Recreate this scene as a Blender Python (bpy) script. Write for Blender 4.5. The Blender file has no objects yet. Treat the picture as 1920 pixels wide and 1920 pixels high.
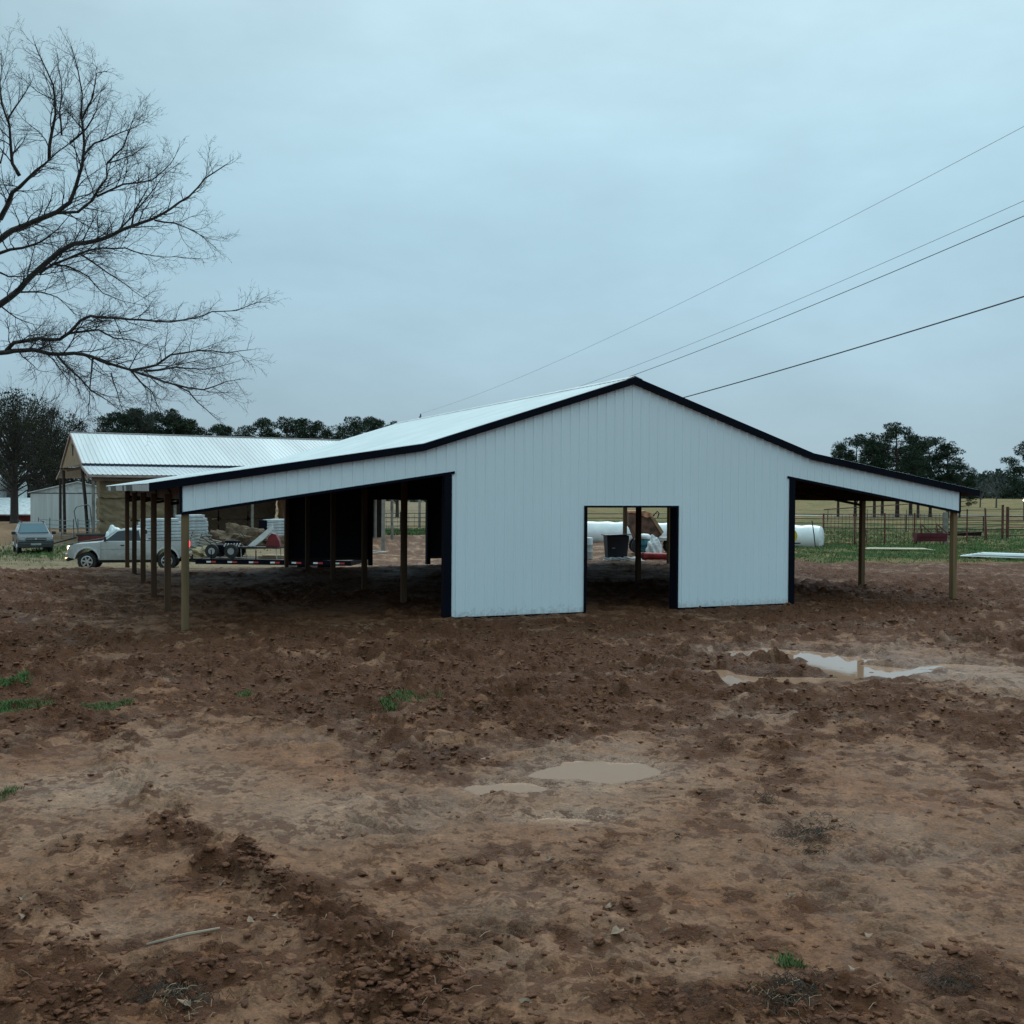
import bpy, bmesh, math, random
import numpy as np
from mathutils import Vector, Matrix, Euler
PI=math.pi
sc=bpy.context.scene
COL=sc.collection
# ------------------------------------------------------------------ camera
F,PT,RO,CZ=2007.27,-0.017889,0.006194,2.7066
cd=bpy.data.cameras.new('camera'); cam=bpy.data.objects.new('camera',cd); COL.objects.link(cam); sc.camera=cam
cd.sensor_width=36; cd.lens=36*F/1920; cd.clip_start=.1; cd.clip_end=12000
fw=Vector((0,math.cos(PT),math.sin(PT))); u0=Vector((0,-math.sin(PT),math.cos(PT))); r0=Vector((1,0,0))
c_,s_=math.cos(RO),math.sin(RO)
R=c_*r0+s_*u0; U=-s_*r0+c_*u0
cam.matrix_world=Matrix(((R.x,U.x,-fw.x,0),(R.y,U.y,-fw.y,0),(R.z,U.z,-fw.z,CZ),(0,0,0,1)))
def ray(px,py):
    d=fw*F+R*(px-960)-U*(py-960); return d/d.y
def at(px,py,Y): d=ray(px,py); return Vector((d.x*Y,Y,CZ+d.z*Y))
def gp(px,py,z=0.0):
    d=ray(px,py); Y=(z-CZ)/d.z; return Vector((d.x*Y,Y,z))
# ------------------------------------------------------------------ noise (numpy)
rngP=np.random.RandomState(7); PERM=rngP.permutation(512).astype(np.int64)
GR=np.array([[math.cos(a),math.sin(a)] for a in np.linspace(0,2*PI,64,endpoint=False)])
def perlin(x,y,seed=0):
    xi=np.floor(x).astype(np.int64); yi=np.floor(y).astype(np.int64); xf=x-xi; yf=y-yi
    def g(ix,iy,fx,fy):
        h=PERM[(PERM[(ix+seed*17)&511]+iy+seed*31)&511]&63
        return GR[h,0]*fx+GR[h,1]*fy
    a=g(xi,yi,xf,yf); b=g(xi+1,yi,xf-1,yf); c=g(xi,yi+1,xf,yf-1); d=g(xi+1,yi+1,xf-1,yf-1)
    u=xf*xf*xf*(xf*(xf*6-15)+10); v=yf*yf*yf*(yf*(yf*6-15)+10)
    return 1.5*((a*(1-u)+b*u)*(1-v)+(c*(1-u)+d*u)*v)
def fbm(x,y,sc_,oct=3,seed=0,gain=.5):
    t=0;a=1;n=0
    for o in range(oct):
        t=t+a*perlin(x/sc_*2**o+o*5.3,y/sc_*2**o-o*3.1,seed+o); n+=a; a*=gain
    return t/n*1.3
def sst(a,b,x): t=np.clip((x-a)/(b-a),0,1); return t*t*(3-2*t)
# ------------------------------------------------------------------ materials
MATS={}
def newmat(n):
    m=bpy.data.materials.new(n); m.use_nodes=True; nt=m.node_tree; b=nt.nodes['Principled BSDF']; return m,nt,b
def mat(n,col,rough=.6,metal=0,var=.12,scale=3,bump=0,bscale=20,col2=None,spec=.5,stretch=None,thr=None):
    if n in MATS: return MATS[n]
    m,nt,b=newmat(n); N=nt.nodes; L=nt.links
    tc=N.new('ShaderNodeTexCoord'); mp=N.new('ShaderNodeMapping'); L.new(tc.outputs['Object'],mp.inputs[0])
    if stretch: mp.inputs['Scale'].default_value=stretch
    nz=N.new('ShaderNodeTexNoise'); nz.inputs['Scale'].default_value=scale; nz.inputs['Detail'].default_value=6; L.new(mp.outputs[0],nz.inputs[0])
    cr=N.new('ShaderNodeValToRGB'); L.new(nz.outputs[0],cr.inputs[0])
    c2=col2 if col2 else tuple(c*(1-var*2) for c in col)
    c1=col if col2 else tuple(min(1,c*(1+var)) for c in col)
    lo,hi=thr if thr else (.35,.65)
    cr.color_ramp.elements[0].position=lo; cr.color_ramp.elements[1].position=hi
    cr.color_ramp.elements[0].color=(*c2,1); cr.color_ramp.elements[1].color=(*c1,1)
    L.new(cr.outputs[0],b.inputs['Base Color'])
    b.inputs['Roughness'].default_value=rough; b.inputs['Metallic'].default_value=metal
    b.inputs['Specular IOR Level'].default_value=spec
    if bump:
        n2=N.new('ShaderNodeTexNoise'); n2.inputs['Scale'].default_value=bscale; n2.inputs['Detail'].default_value=5; L.new(mp.outputs[0],n2.inputs[0])
        bp=N.new('ShaderNodeBump'); bp.inputs['Strength'].default_value=bump; bp.inputs['Distance'].default_value=.02
        L.new(n2.outputs[0],bp.inputs['Height']); L.new(bp.outputs[0],b.inputs['Normal'])
    MATS[n]=m; return m
def emis(n,col,st):
    m,nt,b=newmat(n); b.inputs['Base Color'].default_value=(*col,1); b.inputs['Emission Color'].default_value=(*col,1); b.inputs['Emission Strength'].default_value=st; return m
M_white=mat('white_siding',(.74,.835,.875),.42,0,.01,.5,0,30,spec=.3)
M_roof=mat('white_roof_metal',(.84,.86,.86),.38,0,.03,.8)
M_black=mat('black_trim',(.003,.004,.010),.6,0,.1,2,spec=.08)
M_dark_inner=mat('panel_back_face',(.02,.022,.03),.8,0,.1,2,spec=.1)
M_wood=mat('treated_post_wood',(.24,.155,.080),.85,0,.25,4,.3,30,col2=(.12,.085,.045),stretch=(1,1,.12),spec=.2)
M_woodd=mat('shaded_post_wood',(.13,.075,.045),.85,0,.2,4,.3,30,col2=(.07,.045,.028),stretch=(1,1,.12),spec=.15)  # inner posts: shade under the barn roof put into a darker wood colour
M_wood2=mat('rough_lumber',(.10,.062,.04),.85,0,.2,3,.2,20,stretch=(.3,.3,1))
M_steel=mat('dark_truss_steel',(.03,.022,.02),.7,.2)
M_rust=mat('rusty_pipe',(.13,.045,.03),.8,.1,.3,6)
M_bark=mat('grey_bark',(.036,.030,.026),.9,0,.25,8,.4,30)
M_twig=mat('twig_bark',(.022,.019,.018),.9,0,.2,3)
M_pbark=mat('pine_bark',(.05,.035,.028),.95,0,.25,4)
# ------------------------------------------------------------------ mesh builder
class MB:
    def __init__(s): s.v=[];s.f=[];s.m=[]
    def add(s,vs,fs,mi=0):
        o=len(s.v); s.v+=[tuple(v) for v in vs]; s.f+=[tuple(i+o for i in f) for f in fs]; s.m+=[mi]*len(fs)
    def box(s,c,d,rot=None,mi=0):
        x,y,z=d[0]/2,d[1]/2,d[2]/2
        vs=[Vector((a*x,b*y,e*z)) for a in(-1,1) for b in(-1,1) for e in(-1,1)]
        if rot is not None:
            M=Euler(rot).to_matrix() if not isinstance(rot,Matrix) else rot
            vs=[M@v for v in vs]
        vs=[v+Vector(c) for v in vs]
        s.add(vs,[(0,1,3,2),(4,6,7,5),(0,4,5,1),(2,3,7,6),(0,2,6,4),(1,5,7,3)],mi); return s
    def b2(s,x0,x1,y0,y1,z0,z1,mi=0): return s.box(((x0+x1)/2,(y0+y1)/2,(z0+z1)/2),(abs(x1-x0),abs(y1-y0),abs(z1-z0)),None,mi)
    def tube(s,pts,rad,n=6,mi=0,cap=True):
        pts=[Vector(p) for p in pts]
        if not hasattr(rad,'__len__'): rad=[rad]*len(pts)
        rings=[];prev=None
        for i,p in enumerate(pts):
            t=(pts[min(i+1,len(pts)-1)]-pts[max(i-1,0)]).normalized()
            if prev is None: a=Vector((0,0,1)) if abs(t.z)<.9 else Vector((1,0,0)); x=t.cross(a).normalized()
            else:
                x=prev-t*prev.dot(t)
                x=x.normalized() if x.length>1e-6 else t.orthogonal().normalized()
            prev=x; y=t.cross(x)
            rings.append([p+(x*math.cos(2*PI*k/n)+y*math.sin(2*PI*k/n))*rad[i] for k in range(n)])
        vs=[v for r in rings for v in r]; fs=[]
        for i in range(len(pts)-1):
            for k in range(n):
                a=i*n+k;b=i*n+(k+1)%n; fs.append((a,b,b+n,a+n))
        if cap and n>2: fs.append(tuple(range(n-1,-1,-1))); fs.append(tuple(range((len(pts)-1)*n,len(pts)*n)))
        s.add(vs,fs,mi); return s
    def lathe(s,prof,n=24,c=(0,0,0),axis='z',mi=0):
        vs=[];c=Vector(c)
        for r,h in prof:
            for k in range(n):
                a=2*PI*k/n; x,y=r*math.cos(a),r*math.sin(a)
                vs.append(c+(Vector((x,y,h)) if axis=='z' else Vector((x,h,y)) if axis=='y' else Vector((h,x,y))))
        fs=[]
        for i in range(len(prof)-1):
            for k in range(n):
                a=i*n+k;b=i*n+(k+1)%n; fs.append((a,b,b+n,a+n))
        fs.append(tuple(range(n))); fs.append(tuple(range((len(prof)-1)*n,len(prof)*n)))
        s.add(vs,fs,mi); return s
    def prism(s,poly,a0,a1,axis='y',mi=0):
        # poly in the two other axes; axis y: poly=(x,z)
        def P(p,a): return (p[0],a,p[1]) if axis=='y' else (a,p[0],p[1]) if axis=='x' else (p[0],p[1],a)
        n=len(poly); vs=[P(p,a0) for p in poly]+[P(p,a1) for p in poly]
        fs=[tuple(range(n)),tuple(range(2*n-1,n-1,-1))]+[(i,i+n,(i+1)%n+n,(i+1)%n) for i in range(n)]
        s.add(vs,fs,mi); return s
    def build(s,name,m,parent=None,smooth=False,bevel=0,loc=None,rot=None):
        me=bpy.data.meshes.new(name); me.from_pydata(s.v,[],s.f)
        ms=m if isinstance(m,(list,tuple)) else [m]
        for q in ms: me.materials.append(q)
        if len(ms)>1: me.polygons.foreach_set('material_index',s.m)
        bm=bmesh.new(); bm.from_mesh(me); bmesh.ops.recalc_face_normals(bm,faces=bm.faces) if len(s.f)<6000 else None; bm.to_mesh(me); bm.free()
        if smooth: me.polygons.foreach_set('use_smooth',[True]*len(me.polygons))
        o=bpy.data.objects.new(name,me); COL.objects.link(o)
        if parent: o.parent=parent
        if loc is not None: o.location=loc
        if rot is not None: o.rotation_euler=(0,0,rot)
        if bevel:
            b=o.modifiers.new('bevel','BEVEL'); b.width=bevel; b.segments=2; b.limit_method='ANGLE'; b.angle_limit=.6
        return o
def tag(o,label,cat=None,group=None,kind=None):
    if label: o['label']=label
    if cat: o['category']=cat
    if group: o['group']=group
    if kind: o['kind']=kind
    return o
def thing(name,label,cat,loc=(0,0,0),rz=0,group=None):
    o=bpy.data.objects.new(name,None); o.empty_display_size=.3; COL.objects.link(o); o.location=loc; o.rotation_euler=(0,0,rz)
    return tag(o,label,cat,group)
def copy_tree(o,parent=None):
    c=o.copy(); COL.objects.link(c); c.parent=parent
    for ch in list(o.children): copy_tree(ch,c)
    return c
# ------------------------------------------------------------------ terrain
B0=Vector((2.793,24.894,0)); BR=0.40442; BD=18.3
bc,bs=math.cos(BR),math.sin(BR)
def buv(x,y):
    dx,dy=x-B0.x,y-B0.y; return dx*bc+dy*bs, -dx*bs+dy*bc
def bw(u,w,z=0): return Vector((B0.x+u*bc-w*bs,B0.y+u*bs+w*bc,z))
def hbase(x,y):
    x=np.asarray(x,float);y=np.asarray(y,float)
    z=np.zeros_like(x)
    e=36.5-3.5*sst(-14,-19,x)+sst(-12,2,x)*4
    z-= .74*sst(0,11,y-e)*sst(8,-3,x)
    z-= .08*sst(8,14,x)*sst(20,26,y)
    z+= .0075*np.clip(y-150,0,330)*sst(-10,60,x)
    z-= .05*np.ones_like(x)
    return z
def hz(x,y): return float(hbase(x,y))
def polymask(X,Y,pts,wd):
    P=[gp(*p) for p in pts]; best=np.full(X.shape,1e9); al=np.zeros(X.shape); acc=0
    for a,b in zip(P[:-1],P[1:]):
        d=b-a; L=math.hypot(d.x,d.y); tx,ty=d.x/L,d.y/L
        t=np.clip((X-a.x)*tx+(Y-a.y)*ty,0,L); dist=np.hypot(X-a.x-t*tx,Y-a.y-t*ty)
        m=dist<best; best=np.where(m,dist,best); al=np.where(m,acc+t,al); acc+=L
    return best,al
def blob(X,Y,px,py,rx,ry):
    c=gp(px,py); ex=abs(gp(px+rx,py).x-c.x); e1=gp(px,py-ry).y-c.y; e2=c.y-gp(px,py+ry).y
    dy=np.where(Y>c.y,(Y-c.y)/e1,(Y-c.y)/e2)
    return ((X-c.x)/ex)**2+dy**2
SMOOTH=[(200,1470,330,110,1.2),(370,1440,180,50,.8),(640,1520,300,90,.9),(1090,1450,260,60,1.1),(1060,1520,200,35,.8),(1830,1260,200,55,1.2),
        (560,1640,240,60,.45),(1000,1690,330,120,.55),(1650,1560,330,120,.6),(240,1720,220,60,.6),(1250,1800,300,80,.35),(1750,1700,250,90,.45),(1450,1340,160,40,.4),(1080,1390,200,25,.5)]
ROUGH=[(100,1230,260,60,.5),(900,1300,500,80,.55),(250,1560,230,45,.55),(700,1870,260,90,.7),(60,1850,160,90,.5),(320,1850,160,60,.6),(1600,1110,400,45,.6),
       (1000,1210,400,40,.35),(830,1450-30,200,25,.4),(1500,1520,140,60,.4),(1560,1860,200,70,.45),(1200,1740,160,50,.5),(700,1630,220,40,.45),(950,1620,130,25,.5),(1850,1380,160,40,.4),(1850,1850,120,80,.4)]
CLODLINE=[([(120,1330),(235,1400),(250,1460),(320,1510),(420,1600),(560,1680),(700,1780),(760,1860)],.30)]
TRACKS=[([(-200,1262),(600,1232),(1300,1212),(2100,1180)],.3,.08),([(200,1296),(900,1282),(1400,1246),(2000,1180)],.3,.085),([(500,1180),(1100,1172),(1600,1164),(2100,1150)],.3,.06),([(300,1248),(900,1222),(1500,1196),(2100,1200)],.28,.07),
        ([(650,1262),(1100,1256),(1500,1236),(1900,1215)],.28,.08),([(1150,1102),(1500,1112),(1800,1120),(2100,1118)],.35,.06),([(900,1310),(1250,1290),(1500,1262),(1800,1268),(2100,1250)],.28,.07),([(-80,1120),(60,1160),(160,1220),(300,1262),(600,1300)],.35,.07),([(1000,1232),(1300,1238),(1650,1205),(2100,1175)],.22,.05),([(700,1205),(1050,1200),(1350,1182),(1700,1170)],.25,.05),
        ([(-100,1215),(500,1200),(1200,1188),(2000,1150)],.3,.04),([(560,1335),(1100,1335),(1500,1290),(2000,1235)],.3,.06),([(450,1375),(900,1398),(1350,1330),(1900,1300)],.3,.055),
        ([(1020,1990),(830,1640),(740,1450),(640,1340)],.28,.03),([(1500,1990),(1080,1700),(860,1480),(800,1400)],.28,.025),([(1120,1420),(1300,1345),(1500,1330),(1700,1345)],.28,.03),
        ([(-100,1420),(100,1360),(400,1320),(700,1310)],.28,.03),([(330,1960),(280,1760),(150,1600)],.28,.03),([(560,1990),(640,1760),(760,1560),(900,1440)],.28,.03),([(1850,1990),(1700,1780),(1560,1640),(1480,1500)],.28,.025),([(-60,1660),(240,1640),(560,1560),(900,1500)],.28,.025),([(900,1760),(1200,1640),(1600,1590),(2000,1560)],.28,.025),([(1100,1900),(1500,1800),(2000,1720)],.28,.025)]
PUD=[(1640,1249,115,16,-.085),(1565,1224,110,9,-.085),(1440,1216,120,12,-.085),(1345,1253,95,11,-.085),(1490,1263,150,11,-.085),(1760,1236,90,6,-.085),(1250,1226,60,5,-.085),
     (1110,1432,135,22,-.05),(960,1462,80,13,-.05),(1065,1521,90,9,-.05)]
SHEETS=[(1560,1238,460,62,-.074),(1075,1446,250,56,-.046),(1065,1521,130,16,-.046)]
def surf(X,Y):
    """height, churn and colour masks of the mud yard"""
    ch=.50+.50*fbm(X,Y,2.6,3,3)+.15*fbm(X,Y,.9,2,9)
    for px,py,rx,ry,w in SMOOTH: ch-= w*.85*np.exp(-blob(X,Y,px,py,rx,ry)*1.6)
    for px,py,rx,ry,w in ROUGH: ch+= w*.8*np.exp(-blob(X,Y,px,py,rx,ry)*1.3)
    ch+= .3*sst(9.5,15,Y)
    for pts,wd in CLODLINE:
        d,a=polymask(X+.25*fbm(X,Y,.7,2,21),Y,pts,wd); ch+=.9*np.exp(-(d/wd)**2*2.0)*(.6+.8*sst(-.2,.4,fbm(X,Y,.5,2,23))); cl=np.exp(-(d/(wd*.8))**2)
    u,w=buv(X,Y); w0=w; pad0=sst(-12.5,-10.5,u)*sst(12.5,10.5,u); pad=sst(-12.5,-10.5,u)*sst(12.5,10.5,u)*sst(-.8,.8,w)*sst(20,18,w)
    ch=np.clip(ch-.25*pad,0,1.1)
    far=sst(30,50,Y); bank=.55*np.exp(-((X+14.2)/2.4)**2-((Y-27.5)/6)**2)
    h=bank+.035*fbm(X,Y,3.2,2,1)+.02*fbm(X,Y,1.1,2,2)+cl*np.clip(.025+.10*fbm(X,Y,.16,3,24),0,1)
    fadeN=sst(60,28,Y)
    nearw=1-.75*pad0*sst(1.5,.4,np.abs(w0+.1))
    lump=nearw*np.clip(fbm(X,Y*1.3,.55,3,4)-.02,0,1)*.13*(1+.5*sst(13,22,Y))+np.clip(fbm(X,Y*1.1,.24,2,12),0,1)*.10+np.clip(fbm(X,Y,.12,2,15),0,1)*.05
    h=h+np.clip(ch,0,1.1)**1.5*lump*(.5+.5*fadeN)*(1-far*.6)
    h=h+(.014+.022*np.clip(ch,0,1))*fbm(X,Y,.17,2,6)+.02*np.clip(fbm(X,Y,.34,2,61),0,1)+.008*np.abs(fbm(X,Y,.09,1,62))*sst(16,9,Y)
    wet=np.zeros_like(X); groove=np.zeros_like(X); smear=np.zeros_like(X)
    for pts,wd,amp in TRACKS:
        d,a=polymask(X+.12*fbm(X,Y,1.6,2,31),Y+.12*fbm(X,Y,1.7,2,33),pts,wd)
        q=d/wd; st=sst(-.25,.2,fbm(X,Y,2.2,2,40))
        h=h-amp*st*np.exp(-q**4)*1.1+amp*.9*st*np.exp(-((q-1.45)/.35)**2)*(1+.9*fbm(X,Y,.3,2,17))
        tr=np.exp(-q**6)*st*(.15+.85*sst(-.15,.25,fbm(X,Y,1.0,2,44)))*(1-np.clip(ch-.75,0,.25)*3)
        gv_=np.sin(a*2*PI/.19+2.5*q); h=h*(1-.55*tr*sst(26,18,Y))+.030*gv_*tr*sst(26,18,Y); groove=np.maximum(groove,tr*np.clip(-gv_,0,1))
        wet=np.maximum(wet,np.exp(-q**4)*st*.6); smear=np.maximum(smear,np.exp(-(q/.9)**4)*st*sst(-.15,.35,fbm(X*.6,Y,.8,3,96)))
    pale=np.zeros_like(X)
    for px,py,rx,ry,w in SMOOTH: pale=np.maximum(pale,min(1,w)*np.exp(-blob(X,Y,px,py,rx,ry)*1.4))
    for px,py,rx,ry,z in PUD:
        b=blob(X,Y,px,py,rx,ry); n=fbm(X,Y*1.6,1.5,3,50)
        k=sst(1.5,.3,b+n*1.3)
        h=h*(1-.9*k)+(z-.018)*k+ (.05*k*np.clip(fbm(X,Y*2.0,.7,4,52,.6),-.4,1) if px>1300 else .045*k*np.clip(fbm(X,Y*1.8,.9,5,53,.65),-.4,1))
        wet=np.maximum(wet,sst(2.2,.8,b)); h=h+.012*sst(3,1.5,b)*fbm(X,Y*1.4,.35,3,55)
    global GROOVE,SMEAR
    GROOVE=groove; SMEAR=smear
    return h,ch,pale,wet
def terrain():
    fine=np.radians(np.linspace(-46,46,920)); co=np.radians(np.arange(48,312,3.0))
    ang=np.concatenate([fine,co])
    r=[.4,1.2,2.2];x=3.2
    while x<60: r.append(x); x*=1.0046
    while x<6500: r.append(x); x*=1.03
    r=np.array(r); A,Rr=np.meshgrid(ang,r); X=Rr*np.sin(A); Y=Rr*np.cos(A)
    H,ch,pale,wet=surf(X,Y)
    near=sst(75,45,Rr)
    Hf=hbase(X,Y)+H*near+.12*fbm(X,Y,30,3,60)*sst(50,90,Rr)
    u,w=buv(X,Y)
    # --- zones
    n1=fbm(X,Y,6,3,70); n2=fbm(X,Y,1.7,3,72); n3=fbm(X,Y,.5,2,74)
    gr=sst(43.0,45.0,Y+1.6*n1+.8*n2-.10*(X-14))*sst(11,13,X+n1)          # right paddock
    e=36.5-3.5*sst(-14,-19,X)
    left=sst(0,1.6,Y-e+.7*n2)*sst(-9,-12,X+n1*1.5)
    mid=sst(86,90,Y+2*n1)*(1-sst(11,13,X))*(1-sst(-9,-12,X))
    c=lambda a:np.array(a)[None,None,:]
    ee=lambda a:a[...,None]
    md,mm,mp_,mr=c((.158,.066,.031)),c((.203,.098,.053)),c((.285,.178,.120)),c((.18,.071,.031))
    t=sst(.22,1.0,ch+.60*fbm(X,Y,.5,2,93)+.40*fbm(X,Y,.2,2,94)-.05)
    colr=ee(1-t)*mm+ee(t)*md
    colr=colr*(1+.0*ee(t)); rr=sst(.05,.5,fbm(X,Y,1.3,3,77)); colr=colr*ee(1-.5*rr)+mr*ee(.5*rr)
    pp=np.clip(pale*1.0+.45*n2+.2*n3-.22,0,1)*np.clip(1.15-t,0,1)
    colr=colr*ee(1-.8*pp)+mp_*ee(.8*pp)
    fx=.5*fbm(X,Y,.22,2,91)+.5*fbm(X,Y*1.6,.6,2,92); colr=colr*ee(1+.55*np.clip(fx,-.8,.8)*(.45+.55*t)*(1+.5*sst(16,30,Y)))
    colr=colr*ee(1-.28*wet*(1-pp))*ee(1-.38*GROOVE)
    sm=SMEAR*.55*sst(11,15,Y)*(1-.8*GROOVE); colr=colr*ee(1-sm)+mp_*ee(sm)
    # track-packed dirt behind the barn
    back=sst(0,2,w-18.6)*sst(-14,-11,X)*(1-sst(11,13,X))
    bd=c((.30,.165,.095))*ee(.75+.35*np.clip(n1+.5*n2+.5,0,1)); colr=colr*ee(1-back)+bd*ee(back)
    g1,g2,g3,g4=c((.050,.088,.026)),c((.13,.125,.045)),c((.25,.15,.075)),c((.11,.165,.03))
    a=sst(-.25,.25,n1+.5*n2); G=g2*ee(1-a)+g1*ee(a); b_=sst(-.05,.25,fbm(X,Y,2.6,4,80,.65)); G=G*ee(1-b_*.7)+g3*ee(b_*.7)
    nb=sst(49,45,Y)*sst(11,14,X); G=G*ee(1-.6*nb*a)+g4*ee(.6*nb*a)
    tan=sst(95,125,Y+10*n1); tn=c((.27,.185,.085)); T=tn*ee(1-.35*sst(-.1,.3,n1))+g2*ee(.35*sst(-.1,.3,n1)); G=G*ee(1-.55*tan)+T*ee(.55*tan)
    grn=np.maximum(gr,mid); colr=colr*ee(1-grn)+G*ee(grn)
    gv=c((.24,.175,.11)); gl=c((.10,.115,.045)); la=sst(.1,.5,n1*.6+n2*.5); Lc=gv*ee(1-.6*la)+gl*ee(.6*la)
    pg=np.exp(-(((X+23.5)/6.5)**2+((Y-61)/9)**2)*1.1); pg=np.clip(pg*.9,0,1)*sst(-.3,.2,n2); Lc=Lc*ee(1-pg)+c((.055,.08,.025))*ee(pg)
    orr=sst(-30,-34,X+.10*(Y-70)+n1)*sst(58,70,Y); Lc=Lc*ee(1-orr)+c((.24,.145,.085))*ee(orr)
    colr=colr*ee(1-left)+Lc*ee(left)
    road=np.exp(-((Y-(148+.04*X))/2.2)**2)*sst(8,30,X); colr=colr*ee(1-road)+c((.5,.5,.46))*ee(road)
    rim=np.zeros_like(X)
    for px,py,rx,ry,z in PUD[7:]: rim=np.maximum(rim,np.exp(-(blob(X,Y,px,py,rx*1.25,ry*1.35))**2*1.2))
    rim=rim*sst(-.35,.1,n2+.3*n3); colr=colr*ee(1-.75*rim)+c((.30,.18,.12))*ee(.75*rim)
    straw=np.exp(-blob(X,Y,660,1172,50,5)*1.2)*sst(-.2,.3,n3); colr=colr*ee(1-.7*straw)+c((.5,.42,.3))*ee(.7*straw)
    rough=np.clip(.62-.25*wet-.1*pp+.15*t+.3*grn+.25*left,.2,1)
    nr,na=X.shape; co_=np.stack([X,Y,Hf],-1).reshape(-1,3)
    i=np.arange(nr-1)[:,None]*na; j=np.arange(na)[None,:]; j2=(j+1)%na
    q=np.stack([i+j,i+j2,i+na+j2,i+na+j],-1).reshape(-1,4)[:,::-1]
    # centre cap
    nv=len(co_); co_=np.vstack([co_,[[0,0,Hf[0].mean()]]])
    tri=np.stack([np.full(na,nv),np.arange(na),(np.arange(na)+1)%na],-1)[:,::-1]
    me=bpy.data.meshes.new('ground'); me.vertices.add(len(co_)); me.vertices.foreach_set('co',co_.ravel().astype(np.float32))
    nl=len(q)*4+len(tri)*3; me.loops.add(nl); me.loops.foreach_set('vertex_index',np.concatenate([q.ravel(),tri.ravel()]).astype(np.int32))
    me.polygons.add(len(q)+len(tri)); ls=np.concatenate([np.arange(len(q))*4,len(q)*4+np.arange(len(tri))*3]); me.polygons.foreach_set('loop_start',ls.astype(np.int32))
    me.polygons.foreach_set('use_smooth',[True]*(len(q)+len(tri)))
    me.update(calc_edges=True)
    at_=me.attributes.new('soil','FLOAT_COLOR','POINT'); cc=np.ones((len(co_),4),np.float32); cc[:-1,:3]=colr.reshape(-1,3); at_.data.foreach_set('color',cc.ravel())
    for nm,ar in (('gloss',rough),('churn',t*(1-grn)*(1-left))):
        A_=me.attributes.new(nm,'FLOAT','POINT'); v=np.zeros(len(co_),np.float32); v[:-1]=ar.ravel(); A_.data.foreach_set('value',v)
    m,nt,b=newmat('mud_and_grass'); N=nt.nodes;L=nt.links
    ac=N.new('ShaderNodeAttribute'); ac.attribute_name='soil'; ag=N.new('ShaderNodeAttribute'); ag.attribute_name='gloss'; ah=N.new('ShaderNodeAttribute'); ah.attribute_name='churn'
    geo=N.new('ShaderNodeNewGeometry')
    def noise(s,d=6,dist=0,rg=.6):
        n=N.new('ShaderNodeTexNoise'); n.inputs['Scale'].default_value=s; n.inputs['Detail'].default_value=d; n.inputs['Roughness'].default_value=rg; n.inputs['Distortion'].default_value=dist; L.new(geo.outputs['Position'],n.inputs[0]); return n
    def mr_(src,a,b2,c2,d2):
        q_=N.new('ShaderNodeMapRange'); q_.inputs[1].default_value=a;q_.inputs[2].default_value=b2;q_.inputs[3].default_value=c2;q_.inputs[4].default_value=d2; L.new(src,q_.inputs[0]); return q_.outputs[0]
    nA=noise(11,10,.05,.66); nB=noise(46,6); nC=noise(2.2,6,.1)
    def mul(c,f):
        v=N.new('ShaderNodeVectorMath'); v.operation='SCALE'; L.new(c,v.inputs[0]); L.new(f,v.inputs['Scale']); return v.outputs[0]
    c0=mul(ac.outputs['Color'],mr_(nA.outputs[0],.3,.7,.62,1.32)); c0=mul(c0,mr_(nB.outputs[0],.3,.7,.7,1.3)); c0=mul(c0,mr_(nC.outputs[0],.3,.7,.82,1.18))
    # specks of darker wet soil / pale grit
    sp=N.new('ShaderNodeTexVoronoi'); sp.inputs['Scale'].default_value=13; L.new(geo.outputs['Position'],sp.inputs['Vector'])
    spm=N.new('ShaderNodeMath'); spm.operation='MULTIPLY'; L.new(mr_(sp.outputs['Distance'],.12,.3,1,0),spm.inputs[0]); L.new(mr_(nC.outputs[0],.5,.62,0,.55),spm.inputs[1])
    mx=N.new('ShaderNodeMix'); mx.data_type='RGBA'; L.new(spm.outputs[0],mx.inputs[0]); L.new(c0,mx.inputs[6]); mx.inputs[7].default_value=(.05,.022,.014,1)
    # crumbs of darker churned mud lying on the packed surface
    nD=noise(10,10,.12,.68); nE=noise(1.3,4,0)
    th=N.new('ShaderNodeMath'); th.operation='MULTIPLY_ADD'; L.new(nE.outputs[0],th.inputs[0]); th.inputs[1].default_value=.55; L.new(nD.outputs[0],th.inputs[2])
    th2=N.new('ShaderNodeMath'); th2.operation='MULTIPLY_ADD'; L.new(ah.outputs['Fac'],th2.inputs[0]); th2.inputs[1].default_value=.16; L.new(th.outputs[0],th2.inputs[2])
    cm=mr_(th2.outputs[0],.825,.875,0,1); lim=N.new('ShaderNodeMath'); lim.operation='MULTIPLY'; L.new(cm,lim.inputs[0]); L.new(mr_(ag.outputs['Fac'],.78,.9,.8,.15),lim.inputs[1])
    my=N.new('ShaderNodeMix'); my.data_type='RGBA'; L.new(lim.outputs[0],my.inputs[0]); L.new(mx.outputs[2],my.inputs[6]); my.inputs[7].default_value=(.100,.038,.018,1)
    L.new(my.outputs[2],b.inputs['Base Color'])
    ro=N.new('ShaderNodeMath'); ro.operation='ADD'; L.new(ag.outputs['Fac'],ro.inputs[0]); L.new(mr_(nA.outputs[0],.3,.7,-.14,.14),ro.inputs[1]); L.new(ro.outputs[0],b.inputs['Roughness'])
    b.inputs['Specular IOR Level'].default_value=.13
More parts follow.
